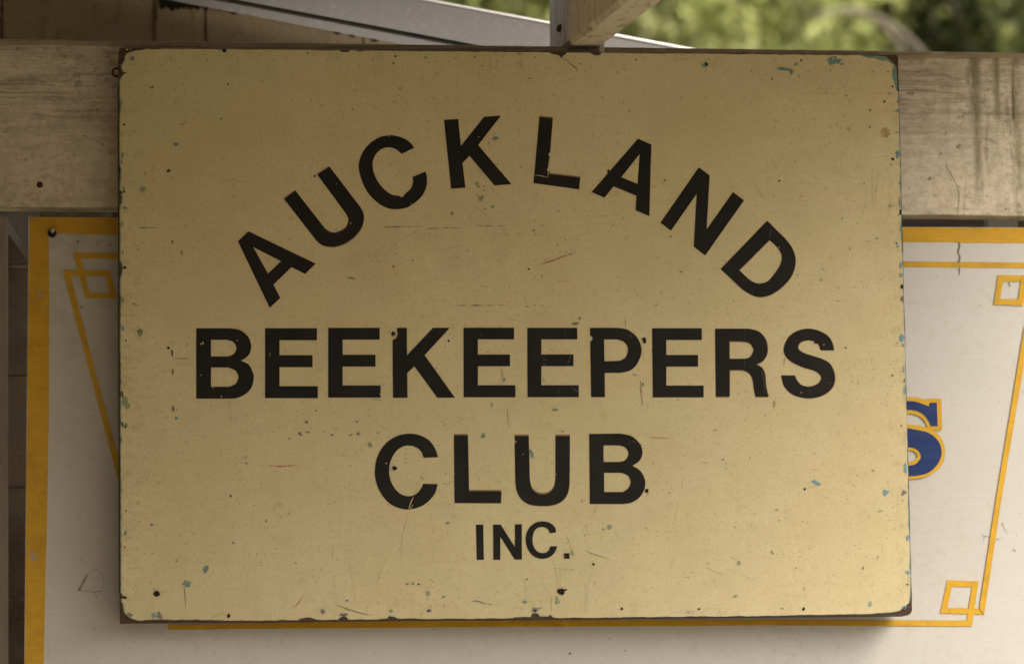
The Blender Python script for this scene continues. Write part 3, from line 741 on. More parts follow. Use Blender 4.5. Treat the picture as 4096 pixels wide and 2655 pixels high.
# letters
B0, B1, B2, B3 = (0, 1328), (1024, 1328), (2048, 1328), (3072, 1328)
A1_, A2_ = (1024, 664), (2048, 664)
C1_, C2_ = (1024, 1991), (2048, 1991)
def Eshape(l0, l1, st, rt, rm, rb, y):
    return [[(l0, y[0]), (rt, y[0]), (rt, y[1]), (st, y[1]), (st, y[2]), (rm, y[2]), (rm, y[3]), (st, y[3]), (st, y[4]), (rb, y[4]), (rb, y[5]), (l1, y[5])]]
LET = [
 ('A', A1_, [[(-70, 607), (555, 907), (457, 1003), (330, 940), (163, 1103), (226, 1225), (128, 1318), (-168, 700)], [(-27, 752), (232, 885), (112, 1000)]], None),
 ('U', A1_, [[(262, 308), (368, 231), (645, 585), [(645, 585), (690, 615), (735, 623), (790, 605), (840, 570), (860, 520), (858, 485), (835, 440)], (571, 82), (685, 9), (965, 375), [(965, 375), (995, 430), (1000, 500), (975, 580), (915, 655), (840, 710), (760, 742), (690, 748), (620, 735), (575, 705), (540, 665)]]], (-5, -7, 4, 8)),
 ('C', A1_, [[(1472, -169), [(1472, -169), (1430, -220), (1370, -258), (1300, -279), (1240, -284), (1160, -270), (1080, -225), (1010, -155), (970, -75), (955, 0), (970, 90), (1010, 195), (1070, 285), (1150, 355), (1230, 395), (1310, 403), (1400, 388), (1480, 340), (1550, 270), (1585, 190), (1590, 110), (1577, 52)], (1455, 103), [(1455, 103), (1460, 150), (1440, 210), (1390, 255)], (1380, 268), (1360, 292), (1335, 282), [(1330, 278), (1260, 265), (1190, 215), (1130, 140), (1095, 60), (1085, 0), (1090, -55), (1120, -115), (1170, -157), (1235, -172), (1300, -155), (1355, -111)]]], None),
 ('K', A1_, [[(1748, -427), (1880, -436), (1905, -185), (2120, -455), (2278, -467), (2066, -193), (2375, 170), (2218, 182), (1985, -93), (1920, -26), (1947, 202), (1815, 212)]], None),
 ('L', A2_, [[(255, -453), (380, -441), (355, -125), (338, -112), (340, -95), (350, -80), (336, 15), (324, 30), (330, 60), (335, 82), (340, 76), (635, 110), (624, 218), (200, 160)]], (1, -11, 0, 0)),
 ('A', A2_, [[(1172, -253), (1297, -198), (1290, 0), (1278, 467), (1150, 412), (1157, 277), (945, 190), (860, 295), (740, 243)], [(1188, -111), (1168, 168), (1017, 105)]], None),
 ('N', A2_, [[(1737, 13), (1838, 88), (1810, 590), (2055, 243), (2158, 320), (1797, 832), (1690, 750), (1718, 260), (1478, 602), (1380, 528)]], None),
 ('D', A2_, [[(2370, 511), (2385, 520), (2480, 616), [(2480, 616), (2540, 675), (2600, 755), (2632, 845), (2630, 930), (2595, 1025), (2530, 1105), (2450, 1170), (2375, 1206), (2300, 1217), (2240, 1204), (2160, 1160), (2095, 1104)], (1940, 957)], [(2392, 688), [(2392, 688), (2455, 745), (2498, 805), (2508, 860), (2490, 925), (2440, 1000), (2385, 1064), (2330, 1088), (2280, 1090), (2230, 1070), (2185, 1036)], (2112, 967)]], (5, 4, 0, 0)),
 ('B', B0, [[(1825, -36), (2130, -36), [(2130, -36), (2230, -20), (2305, 40), (2335, 120), (2325, 190), (2290, 235), (2240, 265)], [(2240, 265), (2310, 300), (2350, 370), (2360, 430), (2340, 510), (2290, 570), (2210, 610), (2140, 618)], (1825, 618)],
   [(1962, 72), (2110, 72), [(2110, 72), (2165, 90), (2195, 130), (2195, 165), (2170, 205), (2120, 226)], (1962, 226)], [(1962, 328), (2120, 328), [(2120, 328), (2185, 355), (2215, 400), (2215, 430), (2190, 480), (2130, 507)], (1962, 507)]], None),
 ('E', B1, Eshape(85, 85, 219, 567, 526, 575, (-36, 75, 214, 325, 502, 613)), None),
 ('E', B1, Eshape(672, 672, 806, 1150, 1111, 1159, (-40, 70, 210, 320, 495, 608)), None),
 ('K', B1, [[(1312, -40), (1403, -40), (1405, 214), (1645, -40), (1803, -40), (1568, 214), (1850, 609), (1686, 609), (1473, 318), (1407, 380), (1409, 610), (1274, 610), (1270, 75), (1300, 55), (1318, 20), (1310, -10)]], None),
 ('E', B1, Eshape(1930, 1931, 2063, 2400, 2362, 2412, (-41, 67, 208, 317, 493, 605)), None),
 ('E', B2, Eshape(143, 145, 273, 607, 572, 621, (-40, 67, 207, 316, 493, 604)), None),
 ('P', B2, [[(727, -40), (985, -40), [(985, -40), (1080, -20), (1160, 45), (1200, 130), (1200, 210), (1160, 300), (1100, 355), (1020, 376), (950, 378)], (863, 379), (864, 604), (737, 604), (728, 86), (742, 80), (752, 55), (740, 35), (726, 36)], [(856, 68), (980, 68), [(980, 68), (1040, 90), (1075, 140), (1075, 190), (1050, 240), (1000, 267)], (860, 270)]], None),
 ('E', B2, Eshape(1303, 1310, 1435, 1765, 1730, 1782, (-36, 73, 212, 320, 496, 606)), None),
 ('R', B2, [[(1889, -31), (2200, -31), [(2200, -31), (2290, -5), (2352, 60), (2374, 140), (2368, 210), (2333, 265), (2268, 300)], [(2268, 300), (2320, 330), (2350, 390), (2358, 480), (2372, 560), (2385, 597)], (2265, 597), [(2265, 597), (2248, 520), (2238, 440), (2210, 385), (2160, 355), (2120, 350)], (2022, 350), (2022, 597), (1896, 597)], [(2020, 82), (2150, 84), [(2150, 84), (2210, 100), (2243, 150), (2240, 185), (2210, 232), (2165, 248)], (2020, 248)]], (-2, 10, 6, -2)),
 ('S', B3, [[(612, 168), [(612, 168), (595, 95), (555, 35), (480, -10), (385, -31), (280, -12), (195, 45), (150, 140), (160, 215), (220, 278), (320, 325), (430, 360), (480, 395), (495, 432), (470, 475), (420, 500), (370, 506), (310, 490), (265, 445), (250, 403)], (125, 403), [(125, 403), (150, 500), (220, 575), (310, 607), (400, 614), (500, 590), (580, 535), (618, 460), (615, 380), (580, 300), (520, 255), (430, 225), (340, 195), (290, 165), (278, 135), (300, 95), (350, 78), (395, 77), (445, 95), (475, 125), (490, 168)]]], (7, 3, -4, -2)),
 ('C', B1, [[(1693, 1162), [(1693, 1162), (1665, 1080), (1610, 1005), (1520, 957), (1420, 943), (1310, 965), (1210, 1030), (1135, 1140), (1105, 1280), (1120, 1400), (1170, 1510), (1250, 1595), (1340, 1636), (1425, 1646), (1530, 1620), (1610, 1565), (1665, 1495), (1690, 1411)], (1555, 1407), [(1555, 1407), (1530, 1460), (1485, 1505), (1420, 1523), (1350, 1505), (1290, 1450), (1250, 1370), (1238, 1280), (1255, 1190), (1300, 1110), (1360, 1065), (1420, 1053), (1490, 1070), (1540, 1115), (1557, 1166)]]], None),
 ('L', B1, [[(1841, 960), (1969, 960), (1980, 1478), (2280, 1479), (2276, 1586), (1846, 1584), (1843, 1318), (1858, 1310), (1843, 1300)]], (0, -14, 3, 5)),
 ('U', B2, [[(25, 966), (156, 966), (166, 1370), [(166, 1370), (180, 1440), (220, 1490), (285, 1508), (350, 1490), (390, 1440), (403, 1375)], (404, 1330), (425, 1322), (404, 1308), (405, 966), (539, 966), (538, 1308), (526, 1318), (537, 1328), (536, 1400), [(536, 1400), (522, 1485), (480, 1555), (400, 1600), (285, 1613), (170, 1600), (92, 1555), (47, 1480), (32, 1400)], (25, 1040), (46, 1025), (44, 1010), (26, 1005)]], (0, -15, 0, 5)),
 ('B', B2, [[(718, 945), (1010, 942), [(1010, 942), (1110, 965), (1185, 1030), (1213, 1100), (1205, 1160), (1175, 1205), (1120, 1240)], [(1120, 1240), (1190, 1285), (1230, 1350), (1240, 1410), (1222, 1480), (1180, 1540), (1110, 1583), (1030, 1596)], (724, 1596)], [(851, 1052), (1000, 1052), [(1000, 1052), (1050, 1070), (1080, 1110), (1078, 1150), (1050, 1190), (1000, 1205)], (852, 1205)], [(856, 1306), (1020, 1306), [(1020, 1306), (1075, 1330), (1100, 1375), (1100, 1410), (1075, 1455), (1030, 1484)], (858, 1484)]], None),
 ('I', C1_, [[(2046, 246), (2113, 246), (2119, 573), (2053, 573)]], None),
 ('N', C1_, [[(2205, 246), (2275, 246), (2408, 455), (2408, 243), (2472, 242), (2472, 570), (2406, 570), (2272, 358), (2272, 573), (2207, 573)]], None),
 ('C', C2_, [[(412, 318), [(412, 318), (398, 270), (368, 240), (330, 222), (280, 216), (220, 228), (170, 265), (138, 320), (127, 385), (140, 455), (175, 515), (225, 552), (280, 563), (340, 552), (385, 520), (410, 480), (420, 446)], (356, 448), [(356, 448), (345, 480), (318, 503), (280, 510), (240, 497), (210, 465), (193, 415), (192, 370), (205, 315), (235, 280), (280, 268), (320, 278), (343, 300), (352, 325)]]], None),
]
for ch_l, o, loops, gh in LET:
    L_ = [[z2t(p, o) for p in expand(lp)] for lp in loops]
    if gh:
        # an older, slightly larger letter shows as a faded rim; (dx0, dy0, dx1, dy1) shifts of its two copies
        mb = MB()
        sheet([[(p[0] + gh[0] / 2.3242, p[1] + gh[1] / 2.3242) for p in lp] for lp in L_], -.00120, .00015, mb)
        if gh[2] or gh[3]: sheet([[(p[0] + gh[2] / 2.3242, p[1] + gh[3] / 2.3242) for p in lp] for lp in L_], -.00128, .0002, mb)
    bk = MB(); sheet(L_, -.00160, .0003, bk)
    lo = bk.build('letter', M['black'], cs); tag(lo, 'black capital letter ' + ch_l)
    if gh: mb.build('faded_rim', M['ghost'], lo)
bk = MB()
sheet([[z2t(p, C2_) for p in [(483, 513), (497, 511), (500, 519), (504, 511), (536, 512), (534, 530), (527, 534), (536, 538), (536, 563), (512, 563), (508, 555), (504, 563), (483, 563), (485, 545), (492, 540), (484, 534)]]], -.00160, .0003, bk)
lo = bk.build('full_stop', M['black'], cs)

# ---- chips, holes, scratches on the cream sign: (tile, x, y, rx, ry, angle, kind)
T00, T10, T20, T30 = (0, 0), (1024, 0), (2048, 0), (3072, 0)
CH = [
 (T00,1635,1340,23,20,0,'t'),(T00,1128,960,12,40,0,'g'),(T00,1138,1440,14,26,0,'t'),(T00,1130,1502,10,18,0,'t'),(T00,2087,470,24,18,0,'h'),(T00,1155,1160,15,9,0,'h'),(T00,1700,1155,42,9,-.35,'b'),(T00,2117,782,10,14,0,'s'),(T00,2057,1105,11,11,0,'s'),(T00,1925,560,8,20,.2,'b'),(T00,1230,545,18,26,0,'k'),(T00,1415,815,18,14,0,'k'),
 (T10,480,498,9,10,0,'h'),(T10,1296,525,13,10,.5,'h'),(T10,2033,533,9,9,0,'h'),(T10,2238,562,7,7,0,'s'),(T10,1578,537,19,12,.2,'g'),(T10,1278,590,13,14,0,'g'),(T10,2107,613,14,9,0,'g'),(T10,1340,825,15,12,0,'g'),(T10,1090,555,6,14,0,'g'),(T10,662,562,6,12,0,'g'),(T10,1280,950,18,8,-.2,'b'),(T10,895,1017,6,13,.1,'s'),(T10,1333,1197,7,17,.2,'b'),(T10,2225,1287,30,20,0,'t'),(T10,2165,1330,6,14,.2,'s'),(T10,2183,1360,6,5,0,'s'),(T10,512,938,10,6,0,'s'),(T10,338,932,8,6,0,'s'),(T10,1597,1133,14,10,.5,'b'),(T10,270,1190,6,16,.5,'b'),(T10,1245,1533,10,12,0,'b'),(T10,325,712,10,6,0,'b'),(T10,60,757,8,5,0,'s'),
 (T20,1795,605,24,26,.3,'t'),(T20,1808,600,15,15,.5,'h'),(T20,1830,553,12,9,0,'b'),(T20,1155,556,8,9,0,'h'),(T20,635,596,9,6,.4,'h'),(T20,217,533,9,7,0,'s'),(T20,1090,1040,8,7,0,'s'),(T20,1405,1317,6,6,0,'g'),(T20,40,928,8,9,0,'b'),(T20,165,732,16,6,.1,'s'),(T20,2230,665,5,18,0,'s'),(T20,2360,692,10,10,0,'g'),(T20,72,1382,6,5,0,'s'),(T20,70,505,26,7,-.2,'g'),
 (T30,160,645,70,20,.05,'t'),(T30,218,670,18,28,0,'t'),(T30,615,562,66,38,.1,'t'),(T30,690,597,26,9,-.2,'t'),(T30,606,546,13,9,0,'c'),(T30,262,597,12,20,.9,'t'),(T30,310,563,10,11,0,'h'),(T30,373,665,10,7,0,'t'),(T30,580,662,8,10,.3,'t'),(T30,975,667,9,8,0,'t'),(T30,1113,668,13,7,0,'t'),(T30,38,735,11,18,0,'g'),(T30,730,890,18,10,.3,'g'),(T30,1083,947,15,15,0,'t'),(T30,1083,942,6,6,0,'h'),(T30,951,1028,11,13,0,'t'),(T30,946,1184,9,13,.2,'t'),(T30,744,1194,9,9,0,'t'),(T30,768,1203,6,8,0,'b'),(T30,577,1330,8,9,0,'t'),(T30,68,1187,6,4,0,'t'),(T30,705,806,8,6,0,'g'),(T30,1158,806,10,10,0,'h'),(T30,1160,1480,15,11,.2,'h'),(T30,1205,945,9,12,0,'t'),(T30,1203,1030,16,16,0,'t'),(T30,1196,1232,14,7,0,'t'),(T30,1205,1435,18,40,0,'t'),(T30,1145,1533,12,8,0,'g'),(T30,540,863,14,5,-.3,'s'),(T30,838,842,4,6,0,'s'),(T30,288,710,5,12,0,'s'),(T30,708,1078,6,7,0,'s'),(T30,1130,870,22,9,0,'g'),
 (T0,1330,217,30,27,0,'g'),(T0,1567,47,22,12,-.2,'h'),(T0,1428,142,10,11,0,'b'),(T0,1603,708,9,20,0,'s'),(T0,1690,808,12,30,-.2,'g'),(T0,2102,820,6,11,0,'g'),(T0,1303,1533,25,22,0,'g'),(T0,1155,240,12,13,0,'h'),(T0,1150,210,16,18,0,'g'),(T0,1160,388,26,12,.1,'t'),(T0,1138,540,8,30,0,'t'),(T0,1162,945,17,12,0,'h'),(T0,1140,1245,14,26,0,'g'),(T0,1142,800,10,20,0,'g'),(T0,1143,1510,12,22,0,'t'),(T0,1248,1284,34,7,.25,'k'),(T0,1422,412,5,6,0,'s'),(T0,1920,326,5,6,0,'s'),
 (B0,1170,80,11,10,0,'s'),(B0,1565,147,14,13,0,'h'),(B0,1601,192,9,48,-.08,'s'),(B0,1607,365,7,34,0,'s'),(B0,1612,710,10,34,0,'s'),(B0,1640,722,8,14,0,'b'),(B0,1638,797,16,14,0,'t'),(B0,1160,640,24,70,-.15,'g'),(B0,1185,685,24,26,0,'g'),(B0,1165,870,24,26,0,'g'),(B0,1168,878,10,9,0,'h'),(B0,2290,1218,14,8,0,'s'),(B0,2145,1523,12,14,.3,'h'),(B0,1305,8,26,30,0,'g'),(B0,1137,575,6,34,0,'h'),(B0,1138,855,6,26,0,'h'),(B0,1960,687,10,6,0,'s'),(B0,1505,440,5,5,0,'s'),(B0,1737,1018,7,6,0,'s'),
 (T2,1413,250,20,13,-.2,'t'),(T2,1168,325,16,26,.2,'g'),(T2,1163,328,9,8,0,'h'),(T2,1158,458,12,11,0,'s'),(T2,1172,118,16,8,0,'s'),(T2,1740,795,38,28,-.2,'t'),(T2,1915,660,22,42,.2,'t'),(T2,1433,1092,24,30,0,'u'),(T2,1485,1092,24,36,-.5,'k'),(T2,2125,1094,16,20,.2,'h'),(T2,1158,922,24,13,.2,'h'),(T2,1458,888,36,27,.1,'h'),(T2,1205,1085,26,22,.7,'k'),(T2,1345,515,10,8,0,'b'),(T2,2168,415,15,10,.4,'k'),(T2,2225,52,8,6,0,'s'),(T2,1640,585,8,14,0,'k'),(T2,1520,690,10,6,0,'b'),
 (C1_,95,212,12,12,.7,'k'),(C1_,307,140,5,13,.2,'s'),(C1_,235,172,22,6,0,'b'),(C1_,1603,884,16,28,.2,'g'),(C1_,1745,917,15,10,-.4,'t'),(C1_,1410,798,13,9,0,'t'),(C1_,1460,795,15,10,0,'t'),(C1_,1512,802,14,10,0,'t'),(C1_,1508,800,6,6,0,'h'),(C1_,625,1050,22,20,.2,'k'),(C1_,617,1066,9,7,0,'h'),(C1_,815,1084,36,20,.1,'k'),(C1_,1258,1050,20,17,0,'g'),(C1_,1610,1043,24,17,0,'k'),(C1_,1606,1046,10,8,0,'h'),(C1_,372,604,7,6,0,'h'),(C1_,45,600,8,6,0,'s'),(C1_,845,952,14,10,0,'k'),(C1_,1783,232,14,14,0,'k'),(C1_,682,58,5,5,0,'s'),(C1_,1082,302,5,5,0,'s'),(C1_,1328,472,5,5,0,'s'),(C1_,1145,748,6,5,0,'b'),
 (C2_,458,868,36,33,.3,'h'),(C2_,490,855,22,11,-.2,'h'),(C2_,420,955,20,32,-.15,'g'),(C2_,120,963,21,17,0,'t'),(C2_,213,1040,28,24,0,'k'),(C2_,215,1045,11,12,0,'h'),(C2_,252,1020,34,4,-.06,'k'),(C2_,1022,1030,14,13,0,'h'),(C2_,1740,1030,12,11,0,'h'),(C2_,908,270,22,27,.4,'g'),(C2_,850,287,14,7,.5,'t'),(C2_,562,510,15,28,-.3,'g'),(C2_,2110,607,16,22,0,'g'),(C2_,2083,910,21,11,-.5,'g'),(C2_,757,613,18,9,.7,'h'),(C2_,140,753,12,8,.8,'s'),(C2_,1308,830,6,8,0,'s'),(C2_,680,343,5,5,0,'s'),(C2_,977,323,4,4,0,'s'),(C2_,840,378,9,12,0,'w'),(C2_,1880,765,10,12,0,'b'),
 (T3,950,985,19,26,0,'u'),(T3,948,985,7,12,0,'c'),(T3,1302,366,13,26,0,'u'),(T3,1304,690,20,18,0,'u'),(T3,1295,803,15,12,0,'g'),(T3,1296,803,7,6,0,'h'),(T3,1268,1016,22,18,0,'u'),(T3,1268,1020,11,10,0,'h'),(T3,130,1026,14,10,0,'g'),(T3,332,1030,12,18,.4,'h'),(T3,970,806,11,8,.3,'b'),(T3,1045,120,24,9,-.2,'g'),(T3,42,505,9,22,-.5,'g'),(T3,885,650,5,20,.1,'s'),(T3,1023,548,10,10,0,'b'),(T3,298,546,7,6,0,'t'),(T3,1172,286,8,10,0,'b'),(T3,1253,18,11,9,0,'b'),(T3,335,835,12,12,0,'b'),
 (B3,455,1400,44,20,.45,'u'),(B3,1095,1490,28,26,0,'u'),(B3,343,1457,10,12,.3,'h'),(B3,1158,403,11,8,.3,'h'),(B3,1240,868,10,11,0,'s'),(B3,722,147,12,8,0,'s'),(B3,443,95,15,16,.5,'h'),(B3,1245,52,20,34,0,'u'),(B3,1258,120,10,18,0,'u'),(B3,1264,350,8,42,0,'u'),(B3,1268,450,6,20,0,'s'),(B3,1270,540,7,45,0,'u'),(B3,1280,1262,17,46,0,'u'),(B3,1204,103,8,8,0,'s'),(B3,976,1287,18,9,0,'p'),(B3,433,1127,6,8,0,'s'),(B3,1265,1490,24,30,.4,'k'),(B3,60,668,14,36,0,'b'),
 (T1,105,138,12,10,0,'h'),(T1,895,163,12,7,0,'u'),(T1,1136,368,18,14,-.7,'g'),(T1,503,954,11,8,.5,'u'),(T1,495,1062,13,13,0,'g'),(T1,1208,747,16,15,0,'u'),(T1,1197,717,9,9,0,'h'),(T1,688,488,8,11,0,'g'),(T1,908,385,5,6,0,'s'),(T1,1237,920,11,36,0,'u'),(T1,1238,1015,16,18,0,'u'),(T1,1246,1120,12,22,0,'h'),(T1,1248,1232,16,26,0,'k'),(T1,1222,160,6,14,0,'u'),(T1,1226,340,8,50,0,'t'),(T1,1232,430,8,30,0,'h'),(T1,1215,460,14,6,0,'u'),(T1,1240,600,9,60,0,'t'),(T1,310,278,10,6,0,'p'),(T1,762,770,5,14,.1,'s'),(T1,277,1012,10,6,.8,'s'),(T1,650,1254,10,6,0,'s'),(T1,805,1122,8,8,0,'b'),(T1,1055,1058,7,8,0,'b'),(T1,407,632,6,5,0,'s'),(T1,1015,672,14,6,-.4,'t'),
 (A1_,2055,160,14,22,-.4,'g'),(A1_,2068,192,16,16,0,'g'),(A1_,2092,305,22,30,.5,'g'),(A1_,2064,275,9,10,0,'g'),(A1_,2200,378,17,18,.6,'g'),(A1_,2137,400,9,9,0,'t'),(A1_,2122,187,8,9,0,'t'),(A1_,2122,224,8,9,0,'t'),(A1_,545,95,10,13,0,'h'),(A1_,1280,934,14,16,0,'t'),(A1_,880,1042,42,15,.15,'g'),(A1_,1455,880,12,7,0,'s'),(A1_,1968,782,7,18,.5,'g'),(A1_,1825,440,16,18,0,'k'),(A1_,1860,845,6,7,0,'s'),(A1_,1308,995,12,10,0,'b'),(A1_,1300,732,7,7,0,'s'),(A1_,1302,815,4,14,0,'s'),(A1_,2308,592,8,5,0,'s'),(A1_,1943,1358,5,5,0,'s'),(A1_,47,230,8,7,0,'b'),
 (A2_,200,598,14,18,-.4,'g'),(A2_,220,636,8,8,0,'t'),(A2_,493,682,9,5,.4,'s'),(A2_,155,958,10,9,0,'h'),(A2_,896,46,12,18,.3,'h'),(A2_,345,55,9,10,0,'h'),(A2_,292,1298,6,6,0,'s'),(A2_,1570,984,16,8,-.3,'k'),(A2_,1420,134,15,10,.5,'s'),(A2_,85,12,18,4,0,'s'),(A2_,1475,655,10,12,0,'k'),(A2_,1165,1192,8,8,0,'g'),(A2_,1667,1190,8,6,0,'g'),(A2_,590,1465,36,14,0,'k'),(A2_,630,1415,12,16,0,'k'),(A2_,1975,880,9,8,0,'b'),(A2_,1340,1292,20,12,0,'b'),(A2_,140,1304,20,6,0,'g'),
 (B1,1278,16,26,24,0,'h'),(B1,1292,40,17,22,-.6,'c'),(B1,1792,82,10,13,0,'h'),(B1,557,728,7,6,0,'h'),(B1,2310,440,15,18,0,'t'),(B1,2193,675,8,24,0,'t'),(B1,2113,960,18,24,.2,'t'),(B1,1062,1048,18,28,-.3,'g'),(B1,1290,1262,24,22,.3,'h'),(B1,1730,827,5,6,0,'s'),(B1,1752,855,5,13,.3,'t'),(B1,470,835,20,12,.4,'k'),(B1,935,830,16,8,0,'k'),(B1,410,945,16,20,-.4,'k'),(B1,480,930,26,8,.1,'k'),(B1,710,955,14,10,0,'k'),(B1,880,955,24,8,-.5,'k'),(B1,950,945,18,14,0,'k'),(B1,1135,935,12,10,0,'k'),(B1,312,990,14,7,.1,'s'),(B1,1390,1212,14,9,0,'b'),(B1,745,900,16,6,0,'b'),(B1,430,762,10,6,0,'b'),(B1,630,925,10,5,0,'s'),(B1,193,1408,5,5,0,'s'),(B1,1050,718,10,7,0,'b'),(B1,850,125,8,6,0,'b'),
 (B2,1232,78,22,28,-.2,'h'),(B2,1215,62,14,12,0,'g'),(B2,400,718,32,15,-.1,'g'),(B2,410,722,9,9,0,'t'),(B2,475,922,14,9,.4,'t'),(B2,1218,486,11,22,.1,'t'),(B2,1145,398,25,5,.2,'u'),(B2,1263,688,7,9,0,'g'),(B2,182,1125,17,42,-.25,'t'),(B2,1253,1472,19,22,0,'h'),(B2,1270,1490,9,14,0,'c'),(B2,1965,1182,14,10,0,'u'),(B2,1990,1222,6,9,0,'u'),(B2,1992,1262,8,8,0,'u'),(B2,1467,1493,7,8,-.6,'s'),(B2,228,1456,11,9,0,'b'),(B2,352,1113,9,6,0,'g'),(B2,605,315,6,4,0,'s'),(B2,1316,1216,5,9,0,'g'),(B2,1610,1143,4,4,0,'s'),(B2,1895,910,22,7,0,'b'),
]
KM = dict(t='teal', g='green_chip', u='blue_chip', k='grey_chip', h='hole', s='speck', b='brownmark', c='letter_nick', p='pink', w='white')
small = {}
for i, (o, x, y, rx, ry, an, k) in enumerate(CH):
    q = [z2t(p, o) for p in blob(x, y, rx * (.8 if k in 'sb' else .92), ry * (.8 if k in 'sb' else .92), an, .42 if k in 'tgukb' else .3, 16 if max(rx, ry) > 18 else 10, seed=i)]
    Yc = -.00195 if k in 'hsc' else -.00180
    if k in 'tguk' and max(rx, ry) >= 20:
        mb = MB(); sheet([q], Yc, .0002, mb); mb.build('paint_chip', M[KM[k]], cs)
    elif k == 'h' and max(rx, ry) >= 13:
        mb = MB(); sheet([q], Yc, .0002, mb); mb.build('nail_hole', M['hole'], cs)
    else:
        sheet([q], Yc, .0002, small.setdefault(k, MB()))
NM = dict(t='teal_speck', g='green_speck', u='blue_speck', k='grey_speck', h='pin_hole', s='dark_speck', b='brown_speck', c='cream_nick', p='pink_speck', w='white_speck')
for k, mb in small.items(): tag(mb.build(NM[k], M[KM[k]], cs), kind='stuff')
